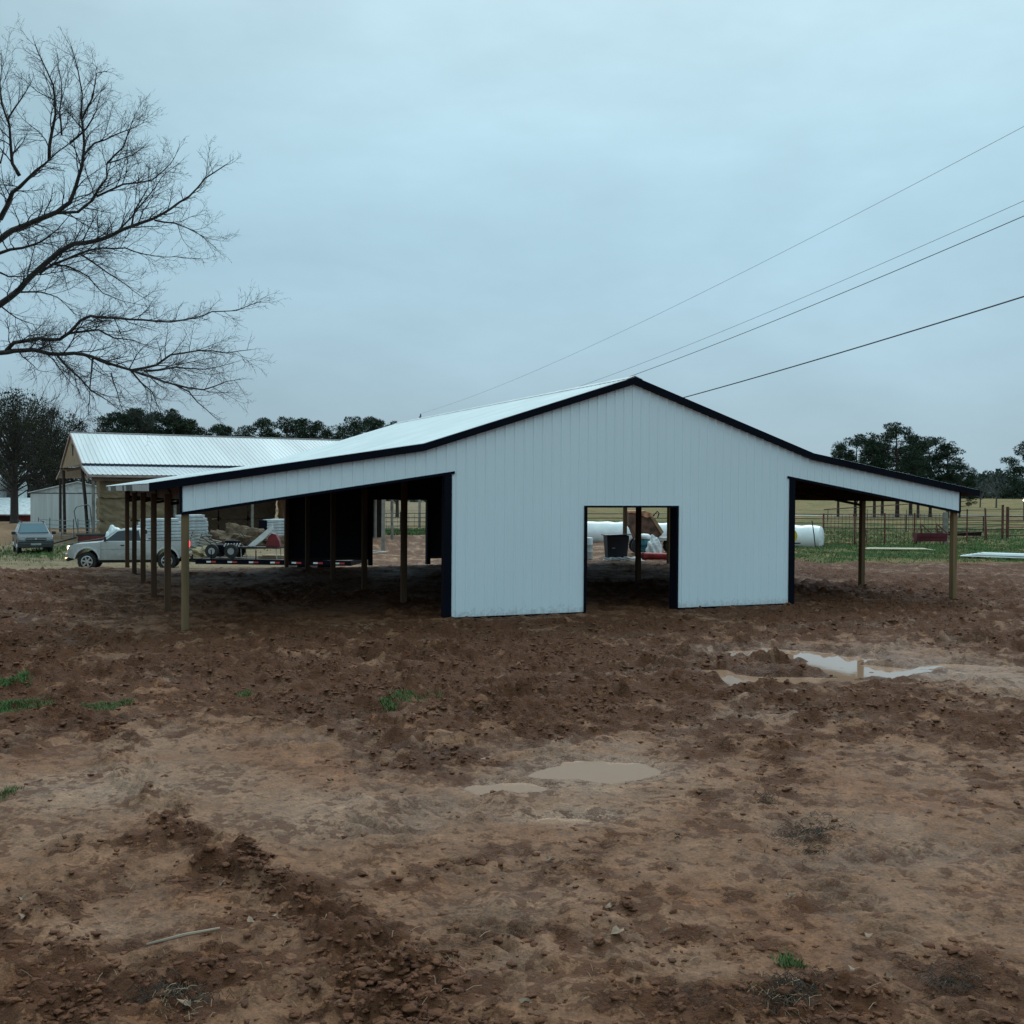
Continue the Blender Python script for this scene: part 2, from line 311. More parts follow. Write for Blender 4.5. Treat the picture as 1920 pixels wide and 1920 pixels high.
    hq=N.new('ShaderNodeMath'); hq.operation='MULTIPLY_ADD'; L.new(cm,hq.inputs[0]); hq.inputs[1].default_value=.55; L.new(nA.outputs[0],hq.inputs[2]); hs=N.new('ShaderNodeMath'); hs.operation='ADD'; L.new(hq.outputs[0],hs.inputs[0]); L.new(mr_(nB.outputs[0],0,1,0,.35),hs.inputs[1])
    bp=N.new('ShaderNodeBump'); bp.inputs['Distance'].default_value=.085; L.new(hs.outputs[0],bp.inputs['Height']); L.new(mr_(ah.outputs['Fac'],0,1,.55,1),bp.inputs['Strength']); L.new(bp.outputs[0],b.inputs['Normal'])
    me.materials.append(m)
    o=bpy.data.objects.new('ground',me); COL.objects.link(o); o['kind']='structure'
terrain()
def surfz(x,y):
    x=np.atleast_1d(np.asarray(x,float)); y=np.atleast_1d(np.asarray(y,float)); return hbase(x,y)+surf(x,y)[0]
# puddles
mw,nt,b=newmat('muddy_water'); b.inputs['Base Color'].default_value=(.30,.175,.112,1); b.inputs['Roughness'].default_value=.04; b.inputs['IOR'].default_value=1.33
nz=nt.nodes.new('ShaderNodeTexNoise'); nz.inputs['Scale'].default_value=5; bp=nt.nodes.new('ShaderNodeBump'); bp.inputs['Strength'].default_value=.03; bp.inputs['Distance'].default_value=.01
g_=nt.nodes.new('ShaderNodeNewGeometry'); nt.links.new(g_.outputs['Position'],nz.inputs[0]); nt.links.new(nz.outputs[0],bp.inputs['Height']); nt.links.new(bp.outputs[0],b.inputs['Normal'])
for px,py,rx,ry,z in SHEETS:
    mb=MB(); vs=[]
    for k in range(48):
        a=2*PI*k/48; p=gp(px+rx*math.cos(a),py-ry*math.sin(a)); vs.append((p.x,p.y,hz(p.x,p.y)+z+.006))
    zc=sum(v[2] for v in vs)/48; vs=[(v[0],v[1],zc) for v in vs]
    mb.add(vs,[tuple(range(48))]); o=mb.build('puddle',mw); o['kind']='structure'
# clods of mud: loose lumps nobody could count
def clods():
    rs=np.random.RandomState(11)
    bm=bmesh.new(); bmesh.ops.create_icosphere(bm,subdivisions=2,radius=1); V=np.array([v.co[:] for v in bm.verts]); Fc=np.array([[v.index for v in f.verts] for f in bm.faces]); bm.free()
    N0=75000; r=4.6*np.exp(rs.rand(N0)*math.log(34/4.6)); a=np.radians(rs.uniform(-30,30,N0)); X=r*np.sin(a); Y=r*np.cos(a)
    h,ch,pale,wet=surf(X,Y); u,w=buv(X,Y)
    dens=np.clip((ch-.25)*1.2,0.05,1)**1.2*(.4+1.2*sst(-.2,.4,fbm(X,Y,.8,2,95))); dens[wet>.75]*=.3
    keep=rs.rand(N0)<dens*.6; X,Y,h,ch=X[keep],Y[keep],h[keep],ch[keep]
    n=len(X); s=.009+.018*rs.rand(n)**2.5+.022*(rs.rand(n)<.05)*rs.rand(n); s*=(.8+.25*np.clip(ch,0,1))*(1+.02*(np.hypot(X,Y)-5))
    zt=hbase(X,Y)+h; nV=len(V); ph=rs.rand(n,3)*6.28
    q=V[None]*(1+.24*rs.randn(n,nV,1)+.48*(np.sin(V[None,:,0]*2.6+ph[:,None,0])*np.cos(V[None,:,1]*3.1+ph[:,None,1])*np.sin(V[None,:,2]*2.4+ph[:,None,2]))[...,None])
    q=q*np.stack([rs.uniform(.8,1.9,n),rs.uniform(.7,1.3,n),rs.uniform(.3,.6,n)],-1)[:,None]*s[:,None,None]; t=rs.rand(n)*6.28; c,s2=np.cos(t)[:,None],np.sin(t)[:,None]
    P=np.stack([q[...,0]*c-q[...,1]*s2+X[:,None],q[...,0]*s2+q[...,1]*c+Y[:,None],q[...,2]+(zt+s*.0)[:,None]],-1)
    fs=(Fc[None]+(np.arange(n)*len(V))[:,None,None]).reshape(-1,3)
    me=bpy.data.meshes.new('mud_clods'); me.vertices.add(n*len(V)); me.vertices.foreach_set('co',P.ravel().astype(np.float32)); me.loops.add(len(fs)*3); me.loops.foreach_set('vertex_index',fs.ravel().astype(np.int32)); me.polygons.add(len(fs)); me.polygons.foreach_set('loop_start',(np.arange(len(fs))*3).astype(np.int32)); me.polygons.foreach_set('use_smooth',[True]*len(fs)); me.update(calc_edges=True)
    me.materials.append(mat('clod_mud',(.165,.066,.031),.85,0,.25,6,.9,60,col2=(.085,.032,.016),spec=.25))
    o=bpy.data.objects.new('mud_clods',me); COL.objects.link(o); tag(o,'loose dark red mud clods strewn over the churned yard','mud clods',kind='stuff')
clods()
# grass blades (paddock, field edge, tufts in the mud)
def grass():
    rs=np.random.RandomState(5); pts=[]
    def scatter(n,x0,x1,y0,y1,fn,hh):
        X=rs.uniform(x0,x1,n);Y=rs.uniform(y0,y1,n);k=fn(X,Y)>rs.rand(n)
        for x,y in zip(X[k],Y[k]): pts.append((x,y,hh*rs.uniform(.5,1.3),1))
    def fr(X,Y): return sst(43.5,45.5,Y+1.6*fbm(X,Y,6,3,70)+.8*fbm(X,Y,1.7,3,72)-.10*(X-14))*sst(11.5,13,X)*(.25+.75*sst(-.2,.25,fbm(X,Y,2.5,3,90)))
    scatter(26000,11,34,42,62,fr,.10); scatter(12000,11,50,62,90,fr,.15)
    scatter(3500,-33,-14,52,70,lambda X,Y:np.clip(1.5*np.exp(-(((X+23.5)/6.5)**2+((Y-61)/9)**2)*1.4),0,1),.16)
    scatter(5000,-32,-12,36,60,lambda X,Y:.5*sst(.0,.3,fbm(X,Y,3,3,70))*sst(0,2,Y-37.5),.09)
    scatter(6000,-14,10,86,100,lambda X,Y:.7+0*X,.25)
    for px,py,rx,ry,n,hh in [(22,1284,34,10,900,.045),(30,1322,60,10,900,.045),(200,1321,40,7,500,.04),(755,1312,38,10,160,.05),(462,1300,14,4,30,.05),(1480,1790,20,10,60,.05),(815,1303,20,5,40,.05),(10,1480,20,12,60,.05),(728,1322,16,4,60,.06),(1750,1100,60,4,0,.06)]:
        c=gp(px,py); ex=gp(px+rx,py).x-c.x; ey=(gp(px,py-ry).y-gp(px,py+ry).y)/2
        for i in range(n):
            a=rs.rand()*6.28; q=rs.rand()**.5*(1+.35*math.sin(3*a+px)); pts.append((c.x+ex*q*math.cos(a),c.y+ey*q*math.sin(a),hh*rs.uniform(.5,1.3),0))
    P=np.array(pts); Z=surfz(P[:,0],P[:,1]); Zb=hbase(P[:,0],P[:,1]); Z=np.where(P[:,1]>45,Zb+(Z-Zb)*sst(75,45,np.hypot(P[:,0],P[:,1])),Z)
    nb=4; P=np.repeat(P,nb,0); Z=np.repeat(Z,nb); n=len(P); x,y,hh,fl=P.T; a=rs.rand(n)*6.28; l=hh*rs.uniform(.6,1.2,n); wd=.006+.006*(y>30)+.01*(y>55)
    ox,oy=rs.normal(0,1,(2,n))*(.02+.03*fl); dx,dy=np.cos(a),np.sin(a); lean=rs.uniform(.2,.8,n)*l; z=Z-.01
    V=np.stack([np.stack([x+ox-dy*wd,y+oy+dx*wd,z],-1),np.stack([x+ox+dy*wd,y+oy-dx*wd,z],-1),np.stack([x+ox+dx*lean*.4+dy*wd*.7,y+oy+dy*lean*.4-dx*wd*.7,z+l*.6],-1),np.stack([x+ox+dx*lean,y+oy+dy*lean,z+l],-1)],1).reshape(-1,3)
    f=(np.arange(n)*4)[:,None]+np.arange(4)[None]
    me=bpy.data.meshes.new('grass'); me.vertices.add(len(V)); me.vertices.foreach_set('co',V.ravel().astype(np.float32)); me.loops.add(n*4); me.loops.foreach_set('vertex_index',f.ravel().astype(np.int32)); me.polygons.add(n); me.polygons.foreach_set('loop_start',(np.arange(n)*4).astype(np.int32)); me.update(calc_edges=True)
    m=mat('grass_blades',(.055,.15,.03),.7,0,.2,.8,col2=(.12,.13,.045))
    me.materials.append(m); o=bpy.data.objects.new('grass',me); COL.objects.link(o); tag(o,'short green grass tufts of the paddock and mud yard','grass',kind='stuff')
grass()
# dead leaves, straw and twigs lying in the foreground
def litter():
    rs=np.random.RandomState(9); mb=MB()
    spots=[(40,1665,1),(45,1712,1),(415,1652,.8),(468,1725,1.2),(515,1727,.9),(1143,1692,1),(1160,1745,1.5),(1270,1568,.8),(1388,1570,.7),(1625,1735,1),(1600,1805,1),(1245,1735,.6),(1665,1828,.6),(618,1458,.8),(1480,1675,.8),(350,1880,1.2),(985,1880,1),(1030,1612,.9),(240,1468,.7),(1750,1790,.5),(80,1630,.5),(378,1625,.5),(922,1358,1),(470,1188,1)]
    for px,py,s in spots:
        p=gp(px,py); z=float(surfz(p.x,p.y)[0])+.025; a=rs.rand()*6.28; L=.045*s; n=9; vs=[]
        for k in range(n):
            t=2*PI*k/n; rr=L*(1 if k%2 else .45)*(1.2 if k==0 else 1); vs.append((p.x+rr*math.cos(t+a),p.y+rr*math.sin(t+a)*.8,z+.014*math.sin(2*t+a)+.006*rs.randn()))
        vs.append((p.x,p.y,z-.006)); mb.add(vs,[(k,(k+1)%n,n) for k in range(n)])
    o=mb.build('leaf_litter',mat('dead_leaf',(.26,.17,.11),.7,0,.2,8)); tag(o,'pale dead leaves lying flat on the mud','leaves',kind='stuff')
    mb=MB()
    def straws(px,py,rx,ry,n):
        Q=[gp(px+rs.normal(0,rx),py+rs.normal(0,ry)) for i in range(n)]; ZZ=surfz([q.x for q in Q],[q.y for q in Q])
        for i in range(n):
            p=Q[i]; z=ZZ[i]+.012; a=rs.rand()*3.14; L=rs.uniform(.03,.11)
            mb.tube([(p.x,p.y,z),(p.x+math.cos(a)*L*.5,p.y+math.sin(a)*L*.5,z+.012),(p.x+math.cos(a)*L,p.y+math.sin(a)*L,z+rs.uniform(0,.02))],.0016,3)
    straws(960,1545,600,220,110); straws(1520,1560,30,18,60); straws(1480,1865,40,22,60); straws(330,1880,30,12,40); straws(1270,1490,60,12,40); straws(900,1800,600,60,60)
    o=mb.build('straw',mat('straw',(.30,.20,.12),.8,0,.2,8)); tag(o,'thin straw stalks scattered on the mud','straw',kind='stuff')
    mb=MB()
    for px,py,rx,ry,n in [(1520,1555,34,16,260),(1480,1850,34,16,200),(320,1862,40,12,200),(1790,1830,34,12,120),(1440,1498,14,6,60)]:
        Q=[gp(px+rs.normal(0,rx),py+rs.normal(0,ry)) for i in range(n)]; ZZ=surfz([q.x for q in Q],[q.y for q in Q])
        for i in range(n):
            p=Q[i]; z=ZZ[i]+.01; a=rs.rand()*6.28; L=rs.uniform(.03,.09)
            mb.tube([(p.x,p.y,z),(p.x+math.cos(a)*L*.5,p.y+math.sin(a)*L*.5,z+.02*rs.rand()+.01),(p.x+math.cos(a)*L,p.y+math.sin(a)*L,z+.0)],.0022,3)
    o=mb.build('dead_weeds',mat('dead_weed',(.055,.034,.022),.9)); tag(o,'matted dark dead weeds half buried in the mud','weeds',kind='stuff')
    a=gp(275,1782); b2=gp(345,1772); c=gp(412,1754)
    mb=MB(); mb.tube([(a.x,a.y,.035),(b2.x,b2.y,.06),(c.x,c.y,.045)],[.008,.011,.007],6); o=mb.build('stick',mat('stick_wood',(.30,.22,.16),.8)); tag(o,'long pale stick lying on the mud at lower left','stick')
litter()
# ------------------------------------------------------------------ the new pole barn
UE,UK=10.68,5.12; ZR,ZK,ZE=5.392,3.737,2.846
def zr(u):
    a=abs(u)
    return ZR+(ZK-ZR)*a/UK if a<UK else ZK+(ZE-ZK)*(a-UK)/(UE-UK)
def zh(u): return 3.145+(2.28-3.145)*(abs(u)-4.46)/5.6     # underside of the lean-to header panels
HB=10.06; WI=4.46; DW=1.24; DH=2.41; BAY=BD/5
def ribline(a,b,step=.2286,x0=0.0,h=.021):
    """profile points (pos, offset) of ribbed metal sheet between a and b"""
    pts=[(a,0)]; k=math.ceil((a-x0)/step)
    while x0+k*step<b+1e-6:
        c=x0+k*step
        for d,o in((-.028,0),(-.012,h),(.012,h),(.028,0)):
            if a<c+d<b: pts.append((c+d,o))
        if k*3%3==0:
            for e in (.085,.143):
                for d,o in ((-.012,0),(0,.004),(.012,0)):
                    if a<c+e+d<b: pts.append((c+e+d,o))
        k+=1
    pts.append((b,0)); return sorted(set(pts))
def splashed():
    m=M_white.copy(); m.name='white_siding_splashed'; nt=m.node_tree; N=nt.nodes; L=nt.links; b=N['Principled BSDF']; src=b.inputs['Base Color'].links[0].from_socket
    tc=N.new('ShaderNodeTexCoord'); sp=N.new('ShaderNodeSeparateXYZ'); L.new(tc.outputs['Object'],sp.inputs[0]); nz=N.new('ShaderNodeTexNoise'); nz.inputs['Scale'].default_value=9; nz.inputs['Detail'].default_value=8; nz.inputs['Roughness'].default_value=.7; L.new(tc.outputs['Object'],nz.inputs[0])
    ad=N.new('ShaderNodeMath'); ad.operation='MULTIPLY_ADD'; L.new(nz.outputs[0],ad.inputs[0]); ad.inputs[1].default_value=-.9; L.new(sp.outputs['Z'],ad.inputs[2])
    mr=N.new('ShaderNodeMapRange'); mr.inputs[1].default_value=-.50; mr.inputs[2].default_value=-.30; mr.inputs[3].default_value=.35; mr.inputs[4].default_value=0; L.new(ad.outputs[0],mr.inputs[0])
    mx=N.new('ShaderNodeMix'); mx.data_type='RGBA'; L.new(mr.outputs[0],mx.inputs[0]); L.new(src,mx.inputs[6]); mx.inputs[7].default_value=(.24,.16,.11,1); L.new(mx.outputs[2],b.inputs['Base Color']); return m
M_wallw=splashed()
def barn():
    T=thing('pole_barn','new white metal pole barn with black trim and open lean-tos on both sides','barn',B0,BR)
    def wall(sgn,w,zlift):
        mb=MB(); brk=[-HB,-UK,-WI-.001,-WI,-DW-.001,-DW,0,DW,DW+.001,WI,WI+.001,UK,HB]
        pr=ribline(-HB,HB); d=dict(pr)
        xs=sorted(set([p[0] for p in pr]+brk)); xs=[x for x in xs]
        import bisect
        px=[p[0] for p in pr]; po=[p[1] for p in pr]
        def off(x):
            i=min(max(bisect.bisect_left(px,x),1),len(px)-1); a,b_=px[i-1],px[i]; t=(x-a)/(b_-a) if b_>a else 0; return po[i-1]*(1-t)+po[i]*t
        for a,b_ in zip(xs[:-1],xs[1:]):
            m_=(a+b_)/2
            if b_-a<.0005: continue
            top=lambda x:zr(x)-.15
            if abs(m_)>WI: lo=zh
            elif abs(m_)<DW: lo=lambda x:DH
            else: lo=lambda x:zlift
            ya,yb=w-sgn*off(a),w-sgn*off(b_)
            mb.add([(a,ya,lo(a)),(b_,yb,lo(b_)),(b_,yb,top(b_)),(a,ya,top(a))],[(0,1,2,3)])
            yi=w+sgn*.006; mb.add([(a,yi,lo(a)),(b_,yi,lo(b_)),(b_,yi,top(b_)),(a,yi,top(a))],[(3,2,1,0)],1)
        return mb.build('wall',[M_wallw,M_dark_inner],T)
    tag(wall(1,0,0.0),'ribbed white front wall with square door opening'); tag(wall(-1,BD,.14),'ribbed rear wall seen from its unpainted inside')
    # roof: ribs run down the slope
    mb=MB(); pr=ribline(-.06,BD+.06,x0=-.06+.02)
    us=[-UE,-UK,0,UK,UE]
    for (wa,oa),(wb,ob) in zip(pr[:-1],pr[1:]):
        for ua,ub in zip(us[:-1],us[1:]):
            mb.add([(ua,wa,zr(ua)+oa),(ub,wa,zr(ub)+oa),(ub,wb,zr(ub)+ob),(ua,wb,zr(ua)+ob)],[(0,1,2,3)])
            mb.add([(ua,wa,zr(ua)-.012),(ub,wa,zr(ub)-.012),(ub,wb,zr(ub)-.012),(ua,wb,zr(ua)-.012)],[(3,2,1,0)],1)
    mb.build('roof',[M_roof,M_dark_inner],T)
    mb=MB(); mb.prism([(-.2,ZR-.2*.323+.022),(0,ZR+.03),(.2,ZR-.2*.323+.022),(.2,ZR-.2*.323+.034),(0,ZR+.045),(-.2,ZR-.2*.323+.034)],-.09,BD+.09); mb.build('ridge_cap',mat('ridge_metal',(.55,.57,.58),.4),T)
    for w0,w1 in((-.115,-.062),(BD+.062,BD+.115)):
        mb=MB(); P=[-UE,-UK,0,UK,UE]
        poly=[(u,zr(u)+.008) for u in P]+[(u,zr(u)-.152) for u in reversed(P)]
        for i in range(4):
            a,b_=P[i],P[i+1]; mb.prism([(a,zr(a)+.008),(b_,zr(b_)+.008),(b_,zr(b_)-.152),(a,zr(a)-.152)],w0,w1)
        mb.build('rake_trim',M_black,T)
    # soffit board tucked behind the front rake
    for s in(-1,1):
        mb=MB(); u=s*UE
        n=23; rs=random.Random(4)
        for k in range(n):
            a=-.05+k*(BD+.1)/n; b_=a+(BD+.1)/n-.012
            mi=0 if rs.random()<.45 else 1
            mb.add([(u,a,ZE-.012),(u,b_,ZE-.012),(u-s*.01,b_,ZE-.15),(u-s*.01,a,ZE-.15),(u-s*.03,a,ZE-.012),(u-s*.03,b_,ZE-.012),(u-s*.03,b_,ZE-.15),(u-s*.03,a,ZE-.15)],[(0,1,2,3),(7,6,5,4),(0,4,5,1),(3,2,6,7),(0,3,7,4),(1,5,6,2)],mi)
        mb.build('eave_board',[mat('bare_eave_metal',(.42,.44,.45),.4,.3),mat('dark_eave_board',(.09,.085,.08),.8)],T)  # eave segments alternate at random between pale metal and dark board
    # header edge trims, corner trims, base trim, door trims
    for s in(-1,1):
        mb=MB(); a,b_=s*4.40,s*(HB+.01); mb.prism([(a,zh(a)+.012),(b_,zh(b_)+.012),(b_,zh(b_)-.045),(a,zh(a)-.045)],-.034,.05); mb.build('header_trim',M_black,T)
        mb=MB(); mb.b2(s*HB,s*(HB+.05),-.03,.03,2.26,zr(HB)-.15); mb.build('corner_trim',M_black,T)
        mb=MB(); x0,x1=sorted((s*(WI+.002),s*(WI+.17))); mb.b2(x0,x1,-.03,.16,-.06,zh(4.6)-.04); mb.build('corner_trim',M_black,T)
        mb=MB(); x0,x1=sorted((s*DW,s*(WI))); mb.b2(x0,x1,-.026,.02,-.10,-.002); mb.build('base_trim',M_black,T)
    mb=MB(); mb.b2(-DW-.01,-DW+.045,-.03,.17,-.08,DH-.03); mb.build('door_trim',M_black,T)
    mb=MB(); mb.b2(DW-.045,DW+.01,-.03,.27,-.08,DH-.03); mb.build('door_trim',M_black,T)
    mb=MB(); mb.b2(-DW-.01,DW+.01,-.03,.17,DH-.03,DH+.015); mb.build('door_trim',M_black,T)
    for s in(-1,1):
        mb=MB(); x0,x1=sorted((s*(DW-.14),s*DW)); mb.b2(x0,x1,BD-.2,BD+.03,-.12,DH-.0); mb.build('door_trim',M_black,T)
        mb=MB(); x0,x1=sorted((s*DW,s*WI)); mb.b2(x0,x1,BD-.05,BD-.012,.10,.20); mb.build('base_trim',M_steel,T)
    # timber posts
    pm=MB(); random.seed(3)
    for iu,u in enumerate((-HB+.075,-WI+.075,WI-.075,HB-.075)):
        for k in range(6):
            w=k*BAY+(.10 if k==0 else -.10 if k==5 else 0)
            if abs(u)<5 and k==0: w=.26
            top=zr(u)-.32; q=bw(u,w); zb=float(surfz(q.x,q.y)[0])-.12
            ln=random.uniform(-.012,.012)
            q=.069; mb=MB(); cs=[(u,zb),(u+ln*.4,(top+zb)/2),(u+ln,top)]
            vs=[(cx+a*q,w+b_*q,z) for cx,z in cs for a,b_ in ((-1,-1),(1,-1),(1,1),(-1,1))]
            fs=[(i*4+j,i*4+(j+1)%4,i*4+4+(j+1)%4,i*4+4+j) for i in range(2) for j in range(4)]+[(3,2,1,0),(8,9,10,11)]
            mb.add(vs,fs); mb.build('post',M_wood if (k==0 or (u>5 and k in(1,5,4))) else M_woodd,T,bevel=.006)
    # trusses
    def chord(mb,u0,u1,w,dz,d=.075):
        mb.tube([(u0,w,zr(u0)-dz),(u1,w,zr(u1)-dz)],d/2,4)
    for k in range(6):
        w=k*BAY+(.2 if k==0 else -.2 if k==5 else 0)
        mb=MB()
        for s in(-1,1):
            for ua,ub in((.02,UK),(UK,HB-.05)):
                chord(mb,s*ua,s*ub,w,.17); chord(mb,s*ua,s*ub,w,.56)
                n=9; 
                for i in range(n):
                    t0=ua+(ub-ua)*i/n; t1=ua+(ub-ua)*(i+.5)/n; t2=ua+(ub-ua)*(i+1)/n
                    mb.tube([(s*t0,w,zr(t0)-.17),(s*t1,w,zr(t1)-.56),(s*t2,w,zr(t2)-.17)],.022,4)
        mb.build('truss',M_steel,T)
    for s in(-1,1):
        for i in range(10):
            u=.35+i*1.09
            if abs(u-UK)<.1: u+=.15
            mb=MB(); x=s*u; mb.b2(x-.02,x+.02,.05,BD-.05,zr(u)-.145,zr(u)-.02); mb.build('purlin',M_wood2,T)
        mb=MB(); x=s*(HB-.17); mb.b2(x-.02,x+.02,.2,BD-.2,zr(HB)-.42,zr(HB)-.155); mb.build('eave_beam',M_wood2,T)
barn()
# ------------------------------------------------------------------ old hay barn
HA=math.radians(27.5)   # ridge direction
hd=Vector((math.cos(HA),math.sin(HA),0)); hn=Vector((-math.sin(HA),math.cos(HA),0))
def haybarn():
    front=at(153,868,72); front.z=0
    T=thing('hay_barn','old open hay barn with two-tier pale metal roof and tan gable','barn',front,HA)
    # local: x along ridge, y to the back, z up (world z)
    W_,L_=16.2,21.5; zE,zA=4.52,6.94
    mb=MB()
    def slope(y0,z0,y1,z1,x0,x1,mb):
        n=int((x1-x0)/.3)
        for i in range(n):
            a=x0+(x1-x0)*i/n; b_=x0+(x1-x0)*(i+1)/n; r=.03
            for p,q,o0,o1 in ((a,b_-.1,0,0),(b_-.1,b_-.05,0,.04),(b_-.05,b_,.04,0)):
                mb.add([(p,y0,z0+o0),(q,y0,z0+o1),(q,y1,z1+o1),(p,y1,z1+o0)],[(0,1,2,3)])
    slope(-.15,zE,W_/2,zA,0,L_,mb); slope(W_+.15,zE,W_/2,zA,0,L_,mb); mb.build('roof',mat('old_roof_metal',(.60,.63,.64),.5,0,.08,.6,stretch=(1,.1,.1)),T)
    mb=MB(); slope(-4.2,3.72,-.02,4.36,0,L_,mb); mb.build('lean_to_roof',mat('old_roof_metal2',(.50,.53,.55),.55,0,.08,.6),T); mb=MB(); slope(W_+4.0,3.7,W_+.02,4.36,0,L_,mb); mb.build('lean_to_roof',mat('old_roof_metal2',(.50,.53,.55),.55,0,.08,.6),T)
    mb=MB(); mb.tube([(0,W_/2,zA+.04),(L_,W_/2,zA+.04)],.07,6); mb.build('ridge_cap',mat('rust_flash',(.30,.25,.24),.7),T)
    mb=MB(); mb.prism([(0,zE-.05),(W_,zE-.05),(W_/2,zA-.08)],.08,.16,'x'); mb.build('gable',mat('tan_osb',(.30,.20,.115),.85,0,.15,2),T)
    mb=MB(); mb.prism([(W_*.40,5.25),(W_*.42,5.2),(W_*.44,5.75),(W_*.47,6.1),(W_*.45,6.12),(W_*.425,5.85),(W_*.40,6.0),(W_*.39,5.98),(W_*.41,5.75)],.03,.07,'x'); mb.build('gable_emblem',mat('emblem_black',(.02,.02,.02),.7),T)
    M_f=mat('pinkish_fascia',(.33,.25,.23),.8)
    for y0,z0,y1,z1 in ((-.15,zE,W_/2,zA),(W_+.15,zE,W_/2,zA),(-4.2,3.72,-.02,4.36),(W_+4,3.7,W_+.02,4.36)):
        mb=MB(); mb.add([(-.03,y0,z0+.03),(-.03,y1,z1+.03),(-.03,y1,z1-.17),(-.03,y0,z0-.17),(.03,y0,z0+.03),(.03,y1,z1+.03),(.03,y1,z1-.17),(.03,y0,z0-.17)],[(0,1,2,3),(7,6,5,4),(0,4,5,1),(3,2,6,7),(1,5,6,2),(0,3,7,4)]); mb.build('fascia',M_f,T)
    mb=MB(); mb.b2(0,L_,-4.24,-4.18,3.55,3.70); mb.build('fascia',M_f,T)
    mb=MB(); mb.b2(0,L_,-.1,-.03,4.36,4.50); mb.build('eave_gap_board',mat('navy_board',(.03,.04,.07),.7),T)  # dark navy board along the gap below the upper eave
    mb=MB(); mb.b2(.2,L_,-.06,.06,3.7,4.34); mb.b2(.2,L_,-4.12,-4.05,3.3,3.55); mb.build('header_beam',M_wood2,T)
    M_g=mat('weathered_post',(.20,.19,.16),.9,0,.2,3)
    M_d=mat('dark_post',(.055,.045,.04),.9,0,.2,3)
    def post(x,y,zt,m,lean=0,r=.15):
        q=front+hd*x+hn*y; mb=MB(); mb.tube([(x,y,hz(q.x,q.y)-.2),(x-lean*.5,y,zt*.5),(x-lean,y,zt)],r,7); return mb.build('post',m,T)
    post(.45,.2,4.3,M_d,.42,.11); post(.3,W_-.2,4.3,M_d,.1,.12); post(.3,-4.0,3.6,M_g,0,.10); post(.3,W_+3.9,3.5,M_d,0,.11)
    for k in range(1,5):
        post(.3+k*5.1,-4.0,3.6,M_g,.05*(k%2),.10); 
        post(.3+k*5.1,W_-.2,4.3,M_d,0,.11)
    mb=MB(); 
    for x in (.5,5.4,10.5,15.6,20.7): mb.b2(x-.04,x+.04,0,W_,4.2,4.4)
    mb.build('tie_beams',M_wood2,T)
    mb=MB(); mb.b2(L_-.1,L_,0,W_,-.8,4.4); mb.build('end_wall',mat('hay_end_wall',(.07,.055,.05),.9),T)
    # hay bales: columns along the front, three tiers high
    cols=[mat('hay_grey',(.24,.175,.105),.95,0,.25,2.5,.8,14,col2=(.18,.13,.075)),mat('hay_brown',(.11,.07,.042),.95,0,.25,2.5,.8,14,col2=(.09,.055,.035)),mat('hay_gold',(.42,.22,.10),.95,0,.25,2.5,.8,14,col2=(.26,.14,.07))]
    tiers=['bottom','middle','top']; ordn=['first','second','third','fourth','fifth','sixth','seventh','eighth','ninth']
    rs=random.Random(8)
    for c in range(9):
        for t in range(3):
            if c==6 and t==2: continue
            x0=.75+c*2.08; y0=(-3.5 if c<2 else -.2)+rs.uniform(-.1,.1); z0=-.78+t*1.5
            wx,wy,wz=2.02,2.0,1.48 if t<2 else 1.36
            if c==6: y0-=2.2
            # lumpy bale: subdivided box
            bm=bmesh.new(); bmesh.ops.create_cube(bm,size=1); bmesh.ops.subdivide_edges(bm,edges=bm.edges,cuts=6,use_grid_fill=True)
            for v in bm.verts:
                k=max(abs(v.co.x),abs(v.co.z)); v.co+=v.co.normalized()*rs.uniform(-.035,.03); 
                if abs(v.co.x)>.45 and abs(v.co.z)>.45: v.co*=.955
                v.co.x*=wx; v.co.y*=wy; v.co.z*=wz
            me=bpy.data.meshes.new('hay_bale'); bm.to_mesh(me); bm.free(); me.materials.append(cols[0 if c in(0,1) else 2 if c in(6,) else 1]); 
            o=bpy.data.objects.new('hay_bale',me); COL.objects.link(o)
            p=front+hd*(x0+wx/2)+hn*(y0+wy/2); o.location=(p.x,p.y,z0+wz/2); o.rotation_euler=(rs.uniform(-.01,.01),rs.uniform(-.015,.015),HA+rs.uniform(-.02,.02))
            look={0:'grey weathered',1:'grey weathered',6:'golden brown protruding'}.get(c,'dull brown')
            tag(o,f'{look} hay bale, {tiers[t]} tier, {ordn[c]} column from the open barn end','hay bale','hay bales stacked in the old barn')
    return front
HF=haybarn()
